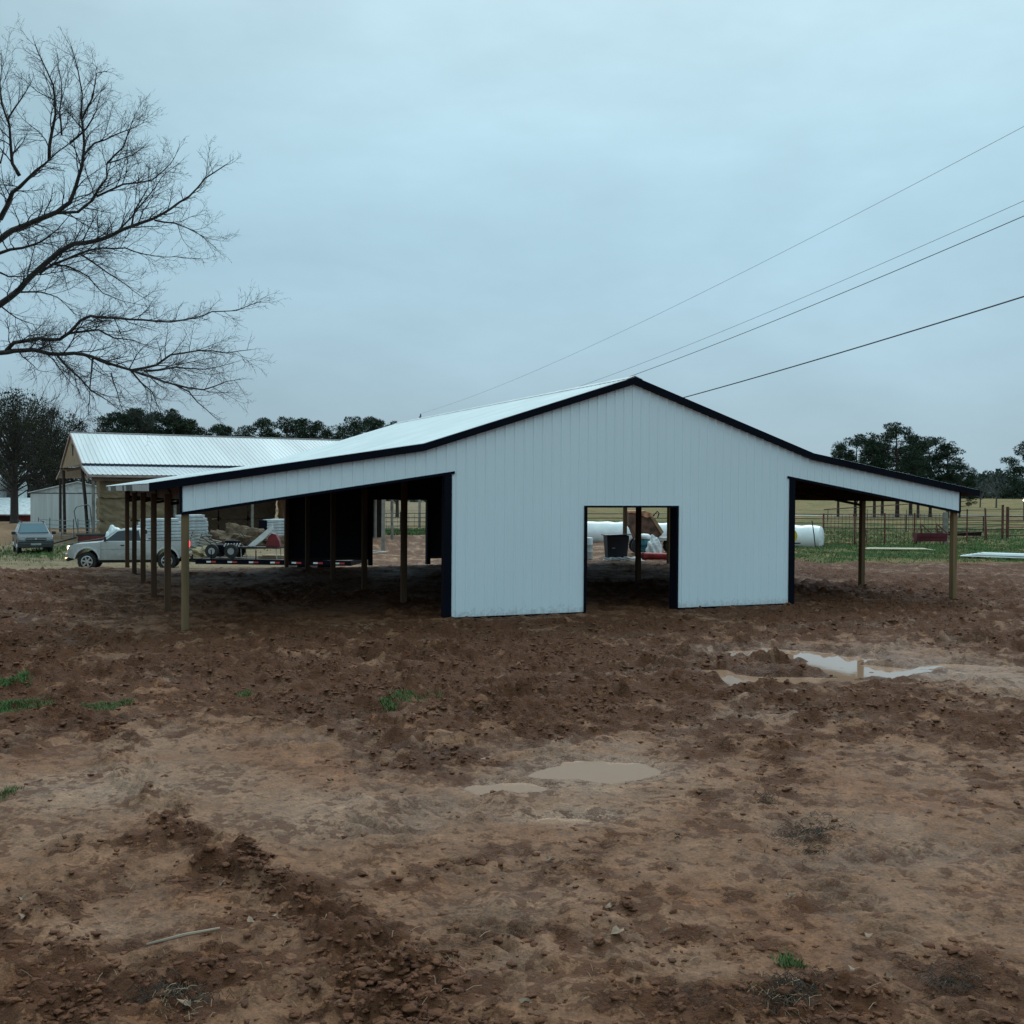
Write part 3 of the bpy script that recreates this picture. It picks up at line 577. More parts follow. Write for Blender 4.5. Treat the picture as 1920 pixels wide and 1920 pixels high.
# ------------------------------------------------------------------ pale shed, red shed, silo, white tank
def sheds():
    p=at(57,925,96); q=at(232,925,99); d=(q-p); L=math.hypot(d.x,d.y); a=math.atan2(d.y,d.x)
    T=thing('metal_shed','low pale metal shed with shallow gable behind the old hay barn','shed',(p.x,p.y,0),a)
    zg=hz(p.x,p.y)-.2; ze=2.42; zp=3.42
    mb=MB(); 
    mb.prism([(0,zg),(L,zg),(L,ze),(0,ze)],0,12); mb.build('wall',mat('shed_wall',(.52,.55,.55),.6,0,.06,1,stretch=(6,1,.2)),T)
    mb=MB(); mb.prism([(0,ze+.03),(L,ze+.03),(L*.5,zp)],.02,12); mb.build('gable',mat('shed_gable',(.50,.53,.53),.6),T)
    mb=MB(); mb.prism([(-.2,ze),(L*.5,zp+.02),(L*.5,zp+.1),(-.2,ze+.08)],-.2,12.3); mb.prism([(L*.5,zp+.02),(L+.2,ze),(L+.2,ze+.08),(L*.5,zp+.1)],-.2,12.3); mb.build('roof',mat('shed_roof',(.6,.63,.64),.5),T)
    mb=MB(); mb.b2(0,L,-.03,0,ze-.03,ze+.03); mb.build('seam_trim',M_steel,T)
    # red shed
    p=at(-160,963,116); q=at(58,963,118); d=q-p; L=math.hypot(d.x,d.y); a=math.atan2(d.y,d.x); z0=hz(p.x,p.y)-.2
    T=thing('red_shed','low red shed with white metal roof at the left edge','shed',(p.x,p.y,0),a); ze=p.z
    mb=MB(); mb.b2(0,L,0,9,z0,ze); mb.build('wall',mat('barn_red',(.22,.035,.03),.8,0,.25,1.2,col2=(.10,.02,.02)),T)
    mb=MB(); mb.prism([(-.6,ze),(5,ze+1.75),(9.6,ze+.2),(9.6,ze+.1),(5,ze+1.62),(-.6,ze-.12)],-.3,L+.3,'x'); mb.build('roof',mat('shed_roof2',(.66,.70,.71),.5),T)
    for x in (1.5,4.5,8.2): 
        mb=MB(); mb.b2(x,x+1.5,-.05,0,z0,ze-.3); mb.build('doorway',mat('dark_gap',(.02,.015,.015),.9),T)
    # silo
    p=at(39,970,125); z0=hz(p.x,p.y); T=thing('silo','slim white silo with domed cap beside the big dark tree','silo',(p.x,p.y,z0))
    H=2.7+(919.5-918)/2007*125-z0; r=.36*1.0
    mb=MB(); mb.lathe([(.68,0),(.68,H-.15)],20); mb.build('silo_barrel',mat('silo_white',(.62,.66,.66),.6),T,smooth=True)
    mb=MB(); mb.lathe([(.75,H-.15),(.75,H),(.66,H+.6),(.45,H+1.05),(.15,H+1.25),(.0001,H+1.28)],20); mb.build('dome_cap',mat('silo_white'+'c',(.55,.6,.6),.6),T,smooth=True)
    # grain tank left
    p=at(0,970,135); z0=hz(p.x,p.y); H=2.7+(919-905)/2007*135-z0
    T=thing('grain_bin','large pale domed grain bin cut by the left edge','grain bin',(p.x-.3,p.y,z0)); mb=MB(); mb.lathe([(1.55,0),(1.55,H-1)],28); mb.build('bin_wall',mat('bin_metal',(.5,.55,.56),.5,.3),T,smooth=True)
    mb=MB(); mb.lathe([(1.62,H-1),(1.5,H-.3),(.9,H+.4),(.2,H+.6),(.0001,H+.6)],28); mb.build('bin_roof',mat('bin_roof',(.58,.62,.63),.5,.2),T,smooth=True)
sheds()
# ------------------------------------------------------------------ vehicles
M_glass=mat('car_glass',(.015,.022,.028),.08,0,.02,1); M_tyre=mat('tyre_rubber',(.018,.018,.018),.85,0,.2,8); M_rim=mat('alloy_rim',(.55,.56,.58),.3,.7)
M_silver=mat('silver_paint',(.50,.53,.54),.3,.3,.08,1.2,stretch=(.4,1,2)); M_pl=mat('dark_plastic',(.02,.02,.022),.6)
def wheel(T,x,y,r,w,zc):
    """wheel axis along y (side), centre at x,y,zc ; outer face towards -y if y<0"""
    s=-1 if y<0 else 1
    mb=MB(); mb.lathe([(r*.62,-w/2),(r*.93,-w/2),(r,-w*.32),(r,w*.32),(r*.93,w/2),(r*.62,w/2)],32,(x,y,zc),'y')
    for k in range(36):
        a=2*PI*k/36; mb.box((x+r*math.cos(a),y,zc+r*math.sin(a)),(.035,w*.8,.03),(0,-a,0))
    W_=mb.build('wheel',M_tyre,T)
    mb=MB(); yo=y+s*(w*.5+.008)
    mb.lathe([(r*.60,-.02),(r*.62,.02),(r*.54,.03),(r*.52,-.02)],28,(x,yo,zc),'y')
    mb.lathe([(r*.16,-.03),(r*.16,.045),(.001,.05)] if s>0 else [(.001,-.05),(r*.16,-.045),(r*.16,.03)],16,(x,yo,zc),'y')
    for k in range(6):
        a=2*PI*k/6+.2; mb.box((x+r*.33*math.cos(a),yo,zc+r*.33*math.sin(a)),(r*.42,.03,r*.17),(0,-a,0))
    mb.build('rim',M_rim,W_)
    mb=MB(); mb.lathe([(r*.6,-.01),(r*.6,.01)],24,(x,y,zc),'y'); mb.build('brake_disc',M_pl,W_)
def arc(cx,cz,r,a0,a1,n=9): return [(cx+r*math.cos(math.radians(a0+(a1-a0)*i/n)),cz+r*math.sin(math.radians(a0+(a1-a0)*i/n))) for i in range(n+1)]
def dirty_paint():
    m=M_silver.copy(); m.name='silver_paint_muddy'; nt=m.node_tree; N=nt.nodes; L=nt.links; b=N['Principled BSDF']; src=b.inputs['Base Color'].links[0].from_socket
    tc=N.new('ShaderNodeTexCoord'); sp=N.new('ShaderNodeSeparateXYZ'); L.new(tc.outputs['Object'],sp.inputs[0]); nz=N.new('ShaderNodeTexNoise'); nz.inputs['Scale'].default_value=6; nz.inputs['Detail'].default_value=8; L.new(tc.outputs['Object'],nz.inputs[0])
    ad=N.new('ShaderNodeMath'); ad.operation='MULTIPLY_ADD'; L.new(nz.outputs[0],ad.inputs[0]); ad.inputs[1].default_value=.9; L.new(sp.outputs['Z'],ad.inputs[2])
    mr=N.new('ShaderNodeMapRange'); mr.inputs[1].default_value=1.0; mr.inputs[2].default_value=1.55; mr.inputs[3].default_value=.5; mr.inputs[4].default_value=0; L.new(ad.outputs[0],mr.inputs[0])
    mx=N.new('ShaderNodeMix'); mx.data_type='RGBA'; L.new(mr.outputs[0],mx.inputs[0]); L.new(src,mx.inputs[6]); mx.inputs[7].default_value=(.13,.10,.075,1); L.new(mx.outputs[2],b.inputs['Base Color']); return m
def pickup():
    # local x forward = +x ; heading left in the photo; near side is +y after rotation of pi
    p=at(244,1063,47.3); z0=hz(p.x,p.y)
    T=thing('pickup_truck','silver extended-cab pickup truck with headlights on, hitched to a flatbed trailer','pickup truck',(p.x,p.y,z0+.01),PI+.20); T.scale=(.89,.92,.95)
    hw=.97; wr=.43; fx,rx=1.85,-1.86
    # lower body side profile (x,z)
    pf=[(2.72,.62),(2.74,.95),(2.66,1.14),(2.45,1.22),(1.35,1.30),(1.25,1.33),(-.72,1.33),(-.74,1.36),(-2.72,1.36),(-2.74,.70),(-2.70,.62)]
    pf+=[(rx-.52,.62)]+arc(rx,.48,.54,165,15,10)+[(rx+.53,.50),(fx-.53,.50)]+arc(fx,.48,.54,165,15,10)+[(fx+.53,.56)]
    mb=MB(); mb.prism(pf,-hw,hw); body=mb.build('body',dirty_paint(),T,bevel=.045)
    # bed is open: dark liner proud of the top
    mb=MB(); mb.b2(-2.62,-.80,-.80,.80,1.362,1.372); mb.build('bed_liner',M_pl,T)
    for s in(-1,1):
        mb=MB(); y0,y1=sorted((s*.86,s*.96)); mb.b2(-2.70,-.76,y0,y1,1.365,1.39); mb.build('bed_rail',M_pl,T)
    # cab with tumblehome
    def cabring(x,z,w): return [(x,-w,z),(x,w,z)]
    prof=[(1.22,1.33,.90),(.48,1.86,.72),(.25,1.915,.70),(-.55,1.915,.70),(-.70,1.86,.72),(-.74,1.33,.90)]
    mb=MB(); vs=[];
    for x,z,w in prof: vs+=[(x,-w,z),(x,w,z)]
    fs=[(2*i,2*i+1,2*i+3,2*i+2) for i in range(len(prof)-1)]+[tuple(2*i for i in range(len(prof))),tuple(2*i+1 for i in reversed(range(len(prof))))]
    mb.add(vs,fs); mb.build('cab',M_silver,T,bevel=.03)
    # glass
    def side(w0,w1,x,z): return None
    for s in(-1,1):
        def sp(x,z): # point on tumblehome side
            t=(z-1.33)/(1.86-1.33); return (x,s*(.90-.18*t+.012),z)
        mb=MB(); mb.add([sp(1.02,1.37),sp(.47,1.80),sp(.06,1.84),sp(.06,1.37)],[(0,1,2,3)]); mb.build('window',M_glass,T)
        mb=MB(); mb.add([sp(-.04,1.37),sp(-.04,1.84),sp(-.52,1.84),sp(-.62,1.37)],[(0,1,2,3)]); mb.build('window',M_glass,T)
        mb=MB(); mb.box((1.0,s*1.08,1.45),(.10,.18,.22)); mb.build('mirror',M_pl,T,bevel=.02)
        mb=MB(); y=s*(hw+.003)
        mb.b2(.0,.012,y-.004,y+.004,.56,1.32); mb.b2(-.74,-.728,y-.004,y+.004,.56,1.33); mb.b2(1.20,1.212,y-.004,y+.004,.58,1.30); mb.b2(-.55,1.2,y-.003,y+.003,.98,.988); mb.build('door_seam',M_pl,T)
        mb=MB(); mb.b2(.12,.30,y-.01,y+.025,1.14,1.19); mb.build('door_handle',M_pl,T)
        for cx in(fx,rx):
            mb=MB(); o=arc(cx,.48,.62,172,8,12); i=arc(cx,.48,.54,8,172,12); pts=o+i
            mb.prism(pts,s*(hw-.02),s*(hw+.06)); mb.build('fender_flare',M_silver,T,bevel=.015)
            wheel(T,cx,s*(hw-.14),wr,.27,wr)
        mb=MB(); mb.b2(2.66,2.755,s*.60,s*.93,.99,1.14); mb.build('headlight',emis('headlight_on',(1,.86,.62),6),T,bevel=.02)
        mb=MB(); mb.b2(2.66,2.755,s*.60,s*.93,.90,.975); mb.build('turn_signal',emis('amber_on',(1,.42,.1),2.2),T,bevel=.01)
        mb=MB(); mb.b2(2.80,2.88,s*.62,s*.80,.56,.68); mb.build('fog_light',emis('fog_on',(1,.7,.35),3),T,bevel=.01)
        mb=MB(); mb.b2(-2.77,-2.70,s*.84,s*.975,.98,1.28); mb.build('tail_light',emis('tail_red_on',(1,.06,.07),2.0),T,bevel=.01)
    mb=MB()
    def ws(y,t): return (1.22-.74*t+.012,y*(.86-.16*t),1.33+.53*t+.014)
    mb.add([ws(-1,.08),ws(1,.08),ws(1,.93),ws(-1,.93)],[(0,1,2,3)]); mb.build('windshield',M_glass,T)
    mb=MB(); mb.add([(-.745+.02,-.8,1.42),(-.745+.02,.8,1.42),(-.71,.68,1.82),(-.71,-.68,1.82)],[(0,1,2,3)]); mb.build('rear_window',M_glass,T)
    mb=MB(); mb.b2(2.72,2.86,-.96,.96,.62,.82); mb.build('front_bumper',mat('chrome',(.6,.6,.62),.2,.9),T,bevel=.04)
    mb=MB(); mb.b2(2.66,2.80,-.93,.93,.45,.60); mb.build('bumper_valance',M_pl,T,bevel=.03)
    mb=MB(); mb.b2(2.70,2.765,-.57,.57,.88,1.12); mb.build('grille',M_pl,T)
    mb=MB(); mb.b2(-2.90,-2.75,-.9,.9,.60,.78); mb.build('rear_bumper',mat('chrome',(.6,.6,.62),.2,.9),T,bevel=.03)
    mb=MB(); mb.b2(-2.4,2.3,-.7,.7,.36,.55); mb.build('chassis',M_pl,T)
    mb=MB(); mb.b2(-3.02,-2.88,-.05,.05,.45,.55); mb.lathe([(.03,.55),(.03,.6),(.05,.64),(.03,.69),(.001,.7)],10,(-2.98,0,0)); mb.build('tow_hitch',M_steel,T)
    return T
pickup()
def suv():
    p=at(61,1027,60); z0=hz(p.x,p.y)
    T=thing('compact_suv','dark grey compact SUV facing the camera on the grass','suv',(p.x,p.y,z0),-PI/2+.50)
    M=mat('grey_paint',(.06,.07,.08),.3,.3,.05,1); hw=.9
    pf=[(2.1,.35),(2.15,.70),(2.05,.92),(1.75,1.03),(1.0,1.12),(-2.1,1.12),(-2.2,.8),(-2.15,.35),(-1.78,.35)]+arc(-1.35,.36,.42,172,8,8)+[(-.92,.30),(.92,.30)]+arc(1.35,.36,.42,172,8,8)+[(1.78,.35)]
    mb=MB(); mb.prism(pf,-hw,hw); mb.build('body',M,T,bevel=.06)
    prof=[(1.10,1.08,.82),(.35,1.62,.62),(.0,1.69,.60),(-1.6,1.66,.60),(-2.12,1.1,.80)]
    vs=[]
    for x,z,w in prof: vs+=[(x,-w,z),(x,w,z)]
    mb=MB(); mb.add(vs,[(2*i,2*i+1,2*i+3,2*i+2) for i in range(4)]+[tuple(2*i for i in range(5)),tuple(2*i+1 for i in reversed(range(5)))]); mb.build('cabin',M,T,bevel=.04)
    mb=MB()
    def ws(y,t): return (1.10-.75*t+.02,y*(.76-.17*t),1.08+.54*t+.02)
    mb.add([ws(-1,.08),ws(1,.08),ws(1,.92),ws(-1,.92)],[(0,1,2,3)]); mb.build('windshield',mat('bluish_glass',(.06,.12,.15),.06,0,.05,.8),T)
    for s in(-1,1):
        mb=MB(); f=lambda x,z:(x,s*(.82-.2*(z-1.08)/.54+.012),z)
        mb.add([f(.85,1.14),f(.35,1.55),f(-.3,1.58),f(-.3,1.14)],[(0,1,2,3)]); mb.add([f(-.4,1.14),f(-.4,1.58),f(-1.4,1.56),f(-1.6,1.14)],[(0,1,2,3)]); mb.build('window',M_glass,T)
        mb=MB(); mb.box((.85,s*1.02,1.12),(.14,.22,.16)); mb.build('mirror',M_pl,T,bevel=.03)
        mb=MB(); mb.add([(2.10,s*.84,.78),(2.12,s*.52,.76),(2.07,s*.50,.90),(1.86,s*.86,.98),(1.95,s*.88,.82)],[(0,1,2,3,4)]); mb.prism([(s*.55,.76),(s*.86,.80),(s*.86,.93),(s*.55,.89)],2.02,2.135,'x'); mb.build('headlight',mat('lamp_glass',(.35,.4,.42),.15),T)
        for cx in(1.35,-1.35): wheel(T,cx,s*(hw-.12),.35,.22,.35)
        mb=MB(); mb.b2(-1.7,.2,s*.56-.02,s*.56+.02,1.70,1.74); mb.build('roof_rail',M_pl,T)
    mb=MB(); mb.b2(2.08,2.165,-.5,.5,.74,.86); mb.build('grille',M_pl,T)
    mb=MB(); mb.b2(2.14,2.175,-.5,.5,.795,.812); mb.lathe([(.055,2.15),(.055,2.18)],14,(0,0,.83),'x'); mb.build('grille_bar',M_rim,T)
    mb=MB(); mb.b2(2.0,2.20,-.84,.84,.36,.62); mb.build('front_bumper',mat('bumper_dark',(.025,.027,.03),.5),T,bevel=.04)
    mb=MB(); mb.b2(2.20,2.215,-.26,.26,.50,.61); mb.build('licence_plate',mat('plate',(.3,.33,.34),.5),T)
suv()
def trailer():
    a=at(372,1046,47.6); b_=at(620,1050,47.0); d=b_-a; ang=math.atan2(d.y,d.x); L=7.2; z0=hz(a.x+4,a.y)
    T=thing('flatbed_trailer','long low black flatbed trailer with red and white reflectors behind the pickup','trailer',(a.x,a.y,z0),ang)
    zd=.52
    mb=MB(); mb.b2(.4,L,-1.02,1.02,zd-.04,zd); mb.build('deck',mat('deck_boards',(.10,.08,.06),.9,0,.25,4,stretch=(.3,4,1)),T)
    mb=MB(); mb.b2(.3,L,-1.08,-1.0,zd-.20,zd+.02); mb.b2(.3,L,1.0,1.08,zd-.20,zd+.02); mb.b2(.3,.4,-1,1,zd-.2,zd+.02); mb.b2(L-.08,L,-1,1,zd-.2,zd+.02); mb.build('frame',M_black,T)
    mb=MB(); mb.tube([(.35,-.9,zd-.1),(-1.1,0,zd-.1)],.05,6); mb.tube([(.35,.9,zd-.1),(-1.1,0,zd-.1)],.05,6); mb.box((-1.2,0,zd-.05),(.35,.12,.12)); mb.tube([(-.75,0,zd-.1),(-.75,0,zd+.45)],.035,6); mb.build('tongue',M_black,T)
    M_w=mat('reflector_white',(.75,.75,.75),.5);M_r=mat('reflector_red',(.45,.04,.03),.5)
    for i in range(7):
        x=.8+i*.95
        for k,m in((0,M_w),(.22,M_r)):
            mb=MB(); mb.b2(x+k,x+k+.2,-1.088,-1.081,zd-.13,zd-.06); mb.build('reflector',m,T)
    for x in(4.6,5.5):
        for s in(-1,1): wheel(T,x,s*.84,.34,.2,.35)
    for i in range(3):
        mb=MB(); x=1.0+i*2; mb.tube([(x,-1.05,zd),(x,-1.05,zd+.42)],.025,4); mb.build('stake',M_black,T)
    def loc(x,y,z=0): return (a.x+x*math.cos(ang)-y*math.sin(ang),a.y+x*math.sin(ang)+y*math.cos(ang),z0+zd+z)
    # lumber
    rs=random.Random(3)
    for r_ in range(3):
        for k in range(4):
            mb=MB(); mb.box((0,0,.022),(3.8,.14,.038)); o=mb.build('lumber_plank',mat('fresh_lumber',(.46,.34,.21),.8,0,.15,3,stretch=(.3,5,5)))
            x,y,z=loc(4.7+rs.uniform(-.25,.25),.25+k*.16,.012+r_*.042); o.location=(x,y,z); o.rotation_euler=(0,0,ang+rs.uniform(-.02,.02))
            tag(o,f"pale plank in the {['bottom','middle','top'][r_]} layer of the lumber pile on the trailer, {['nearest row','second row back','third row back','farthest row'][k]}",'plank','planks piled on the trailer')
    # black machine with wheels (trencher) at the front of the deck
    x,y,z=loc(1.3,-.1,.01)
    Q=thing('walk_behind_trencher','small black machine with white wheel disc strapped at the trailer front','machine',(x,y,z),ang)
    mb=MB(); mb.box((0,0,.45),(1.1,.7,.3)); mb.box((.3,0,.68),(.5,.6,.22)); mb.build('chassis',M_black,Q,bevel=.03)
    for s in(-1,1):
        for xx in(-.45,.42):
            mb=MB(); mb.lathe([(.12,-.08),(.30,-.08),(.32,0),(.30,.08),(.12,.08)],20,(xx,s*.45,.33),'y'); w_=mb.build('tyre',M_tyre,Q)
            mb=MB(); mb.lathe([(.15,-.01),(.15,.01)],16,(xx,s*.53,.33),'y'); mb.build('rim',mat('pale_rim',(.28,.29,.30),.5),w_)
    mb=MB(); mb.tube([(-.5,-.3,.6),(-1.0,-.3,.95),(-1.0,.3,.95),(-.5,.3,.6)],.025,5); mb.build('handlebar',M_steel,Q)
    mb=MB()
    for k in range(6): mb.box((.1+k*.13,-.36,.60),(.06,.04,.16),(0,.5,0))
    mb.build('vent_grille',mat('pale_vents',(.5,.5,.48),.6),Q)
    # white blade and red guard machine
    x,y,z=loc(2.75,-.1,.01)
    Q=thing('saw_rig','red and white cutting rig with a raised white blade on the trailer','machine',(x,y,z),ang)
    mb=MB(); mb.prism([(-.55,.55),(-.45,.55),(.55,1.38),(.68,1.50),(.72,1.30),(.35,.9),(-.1,.55)],-.06,.0); mb.build('blade_arm',mat('white_arm',(.62,.64,.64),.5),Q)
    mb=MB(); mb.prism([(.35,.52),(.45,.95),(.62,1.12),(.80,1.08),(.95,.80),(1.02,.52)],.02,.3); mb.build('red_guard',mat('machine_red',(.16,.012,.018),.5),Q,bevel=.02)
    mb=MB(); mb.b2(-.8,1.05,-.25,.45,.45,.52); mb.build('table',M_steel,Q)
    for xx in(-.7,.9):
        for s in(-.2,.4):
            mb=MB(); mb.tube([(xx,s,.46),(xx+.04,s,0)],.022,5); mb.build('leg',mat('pale_leg',(.42,.40,.35),.6),Q)
    mb=MB(); mb.tube([(-.2,0,.5),(-.9,.2,1.2)],.02,4); mb.tube([(-.4,0,.5),(-1.05,.1,1.3)],.012,4); mb.build('lever',M_steel,Q)
    # hay pile and tarp behind
trailer()
# ------------------------------------------------------------------ bag stacks, pallets, wagon, pipe gates
M_bag=mat('white_feed_bag',(.47,.51,.53),.5,0,.1,3,.3,8)
def bagstack(px,py,Y,wx,n,label,dome=True,rz=HA):
    p=at(px,py,Y); z0=hz(p.x,p.y)
    T=thing('bag_stack',label,'bag stack',(p.x,p.y,z0),rz,'stacks of white bags on pallets')
    mb=MB(); 
    for k in range(7): mb.box((-wx/2+wx*k/6,0,.12),(.09,1.2,.02))
    for s in(-.55,0,.55): mb.box((0,s,.055),(wx,.09,.09))
    mb.build('pallet',mat('pallet_wood',(.26,.19,.12),.9),T)
    rs=random.Random(int(px)); h=.19
    for t in range(n):
        ww=wx*(1-.10*max(0,t-n+3)) if dome else wx
        bm=bmesh.new(); bmesh.ops.create_cube(bm,size=1); bmesh.ops.subdivide_edges(bm,edges=bm.edges,cuts=4,use_grid_fill=True)
        for v in bm.verts:
            q=v.co.copy(); e=max(abs(q.x),abs(q.y))*2
            v.co=Vector((q.x*ww,q.y*1.25,q.z*h*(1.0-.35*max(0,e-.6))+.012*math.sin(q.x*9*PI)+rs.uniform(-.006,.006)))
        me=bpy.data.meshes.new('bag_layer'); bm.to_mesh(me); bm.free(); me.materials.append(M_bag); me.polygons.foreach_set('use_smooth',[True]*len(me.polygons))
        o=bpy.data.objects.new('bag_layer',me); COL.objects.link(o); o.parent=T; o.location=(rs.uniform(-.03,.03),rs.uniform(-.02,.02),.14+h*(t+.5)); 
    return T
bagstack(300,1020,63.5,2.6,9,'wide low stack of white bags behind the pickup bed')
bagstack(357,1024,65.5,1.9,10,'rounded taller stack of white bags right of the nearest barn post')
T_=bagstack(518,1013,71,1.5,8,'narrow stack of white bags with a black side beside the barn back wall',False)
mb=MB(); mb.box((-.90,0,.85),(.25,1.2,1.5)); mb.build('black_cover',M_black,T_,bevel=.05)
for i,(px,py,lean,lab) in enumerate([(368,1024,.42,'dark wooden pallet leaning against the rounded bag stack'),(386,1030,.95,'slumped dark pallet lying lowest beside the leaning one')]):
    p=at(px,py,61); mb=MB(); z0=hz(p.x,p.y)
    T=thing('wooden_pallet',lab,'pallet',(p.x,p.y,z0+.05),.15,'dark pallets by the bag stacks'); T.rotation_euler=(-lean,.22,.1)
    for k in range(7): 
        mb=MB(); mb.box((0,0,.1+k*.17),(1.2,.025,.09)); mb.build('slat',mat('grey_slat',(.22,.20,.17),.9),T)
    for s in(-.52,0,.52):
        mb=MB(); mb.box((s,.06,.6),(.06,.09,1.2)); mb.build('runner',mat('dark_runner',(.05,.045,.04),.9),T)
# loose hay heap
def heap(px,py,Y,rx,rz_,h,m,name,label,cat,seed=1,n=24,amp=1):
    p=at(px,py,Y); z0=hz(p.x,p.y); rs=random.Random(seed)
    bm=bmesh.new(); bmesh.ops.create_icosphere(bm,subdivisions=4,radius=1)
    for v in bm.verts:
        d=v.co; k=1+amp*(.22*math.sin(d.x*5+seed)*math.cos(d.y*6)+.12*math.sin(d.z*11+d.x*9)+rs.uniform(-.07,.07)); v.co=Vector((d.x*rx*k,d.y*rz_*k,max(-.05,d.z)*h*k))
    me=bpy.data.meshes.new(name); bm.to_mesh(me); bm.free(); me.materials.append(m)
    o=bpy.data.objects.new(name,me); COL.objects.link(o); o.location=(p.x,p.y,z0); return tag(o,label,cat)
M_hl=mat('loose_hay',(.13,.082,.045),.95,0,.25,4,.9,20,col2=(.055,.036,.022))
heap(448,1030,66,2.0,1.3,1.3,M_hl,'hay_heap','loose brown hay heap spilling out under the lean-to roof','hay heap',2)
heap(500,1016,66.5,2.0,1.1,.7,M_hl,'hay_heap','flatter tan hay heap beside the narrow bag stack','hay heap',5)
heap(400,1040,57,1.3,1.0,.55,mat('tan_straw',(.25,.19,.11),.95,0,.2,4,.9,20),'straw_heap','pale tan straw heap behind the trailer tongue','straw heap',7)
heap(214,992,63,.6,.5,1.42,mat('plastic_sheet',(.66,.70,.71),.4,0,.08,2),'plastic_bundle','bulging white plastic bundle showing above the pickup cab','bundle',3,24,.3)
def wagon():
    p=at(172,1009,68); z0=hz(p.x,p.y)
    T=thing('farm_wagon','old dark red farm wagon with plank bed under the barn edge','wagon',(p.x,p.y,z0),.35)
    mb=MB(); mb.b2(-.9,1.5,-.8,.8,.62,.72); mb.build('bed',mat('wagon_black',(.03,.025,.025),.8),T)
    mb=MB(); mb.b2(-.8,1.4,-.85,-.80,.15,.62); mb.build('side_panel',mat('wagon_red',(.13,.025,.02),.8,0,.2,3),T)
    for x in(-.5,1.0):
        for s in(-.7,.7):
            mb=MB(); mb.lathe([(.08,-.07),(.28,-.07),(.28,.07),(.08,.07)],18,(x,s,.28),'y'); mb.build('wheel',M_tyre,T)
    mb=MB(); mb.tube([(-.9,0,.5),(-2.6,-.3,.05)],.05,5); mb.build('drawbar',M_steel,T)
    for k,(a,lab) in enumerate([(0,'weathered board leaning low beside the wagon drawbar'),(1,'second weathered board lying across the first near the wagon')]):
        q=at(146+8*k,1006+2*k,66.5); mb=MB(); mb.box((0,0,.25+.05*k),(2.6,.18,.04),(0,-.17,0)); o=mb.build('loose_board',mat('grey_board',(.2,.17,.14),.9),None,loc=(q.x,q.y,hz(q.x,q.y)),rot=.3+.2*k); tag(o,lab,'board','boards by the wagon')
wagon()
def pipefence(name,label,pts,h,rails,mat_,post_r=.045,rail_r=.02,vert=0,group=None,cat='fence',zoff=0,step=2.6,posth=.1):
    """pts: list of ground points (world xy) ; posts + rails"""
    P=[Vector((x,y,hz(x,y)+zoff)) for x,y in pts]
    o0=P[0]; T=thing(name,label,cat,o0,0,group)
    for a,b_ in zip(P[:-1],P[1:]):
        L=(b_-a).length; n=max(1,round(L/step))
        for i in range(n+1):
            if i==0 and a is not P[0]: continue
            q=a.lerp(b_,i/n)-o0; mb=MB(); mb.tube([q-Vector((0,0,.1)),q+Vector((0,0,h+posth))],post_r,6); mb.build('post',mat_,T)
    for r_ in rails:
        mb=MB(); mb.tube([p-o0+Vector((0,0,r_)) for p in P],rail_r,4); mb.build('rail',mat_,T)
    if vert:
        mb=MB()
        for a,b_ in zip(P[:-1],P[1:]):
            L=(b_-a).length; n=max(1,int(L/vert))
            for i in range(n): 
                q=a.lerp(b_,i/n)-o0; mb.tube([q+Vector((0,0,.05)),q+Vector((0,0,h))],.013,3,cap=False)
        mb.build('wire_mesh',mat_,T)
    return T
M_gp=mat('grey_green_pipe',(.20,.25,.25),.6,.2,.2,3); M_dkp=mat('dark_pipe',(.035,.03,.03),.8,.1)
def gy(px,Y): d=ray(px,900); return (d.x*Y,Y)
pipefence('pipe_gate','grey tube gate standing behind the dark SUV',[gy(72,80),gy(138,76)],1.35,[.2,.45,.7,.95,1.3],M_gp,.035,.022,step=2.0)
pipefence('pipe_gate','grey tube gate right of the tall arch, by the hay bales',[gy(146,73),gy(188,71)],1.45,[.2,.45,.7,.95,1.2,1.42],M_gp,.035,.022,step=1.5)
def arch():
    a=Vector((*gy(143,74),0)); b_=Vector((*gy(171,71.5),0)); z0=hz(a.x,a.y)
    mb=MB(); za=CZ-(997-919.3)*74/F; zt=CZ-(951-919.3)*74/F
    mb.tube([(a.x+.1,a.y,za),(a.x-.15,a.y,zt-.3),(a.x,a.y,zt),(b_.x-.25,b_.y,zt+.22),(b_.x-.08,b_.y,zt+.05),(b_.x+.15,b_.y,z0)],.035,6)
    o=mb.build('arch_gate_frame',M_gp); tag(o,'tall bent tube arch over the gateway by the leaning barn post','gate frame')
arch()
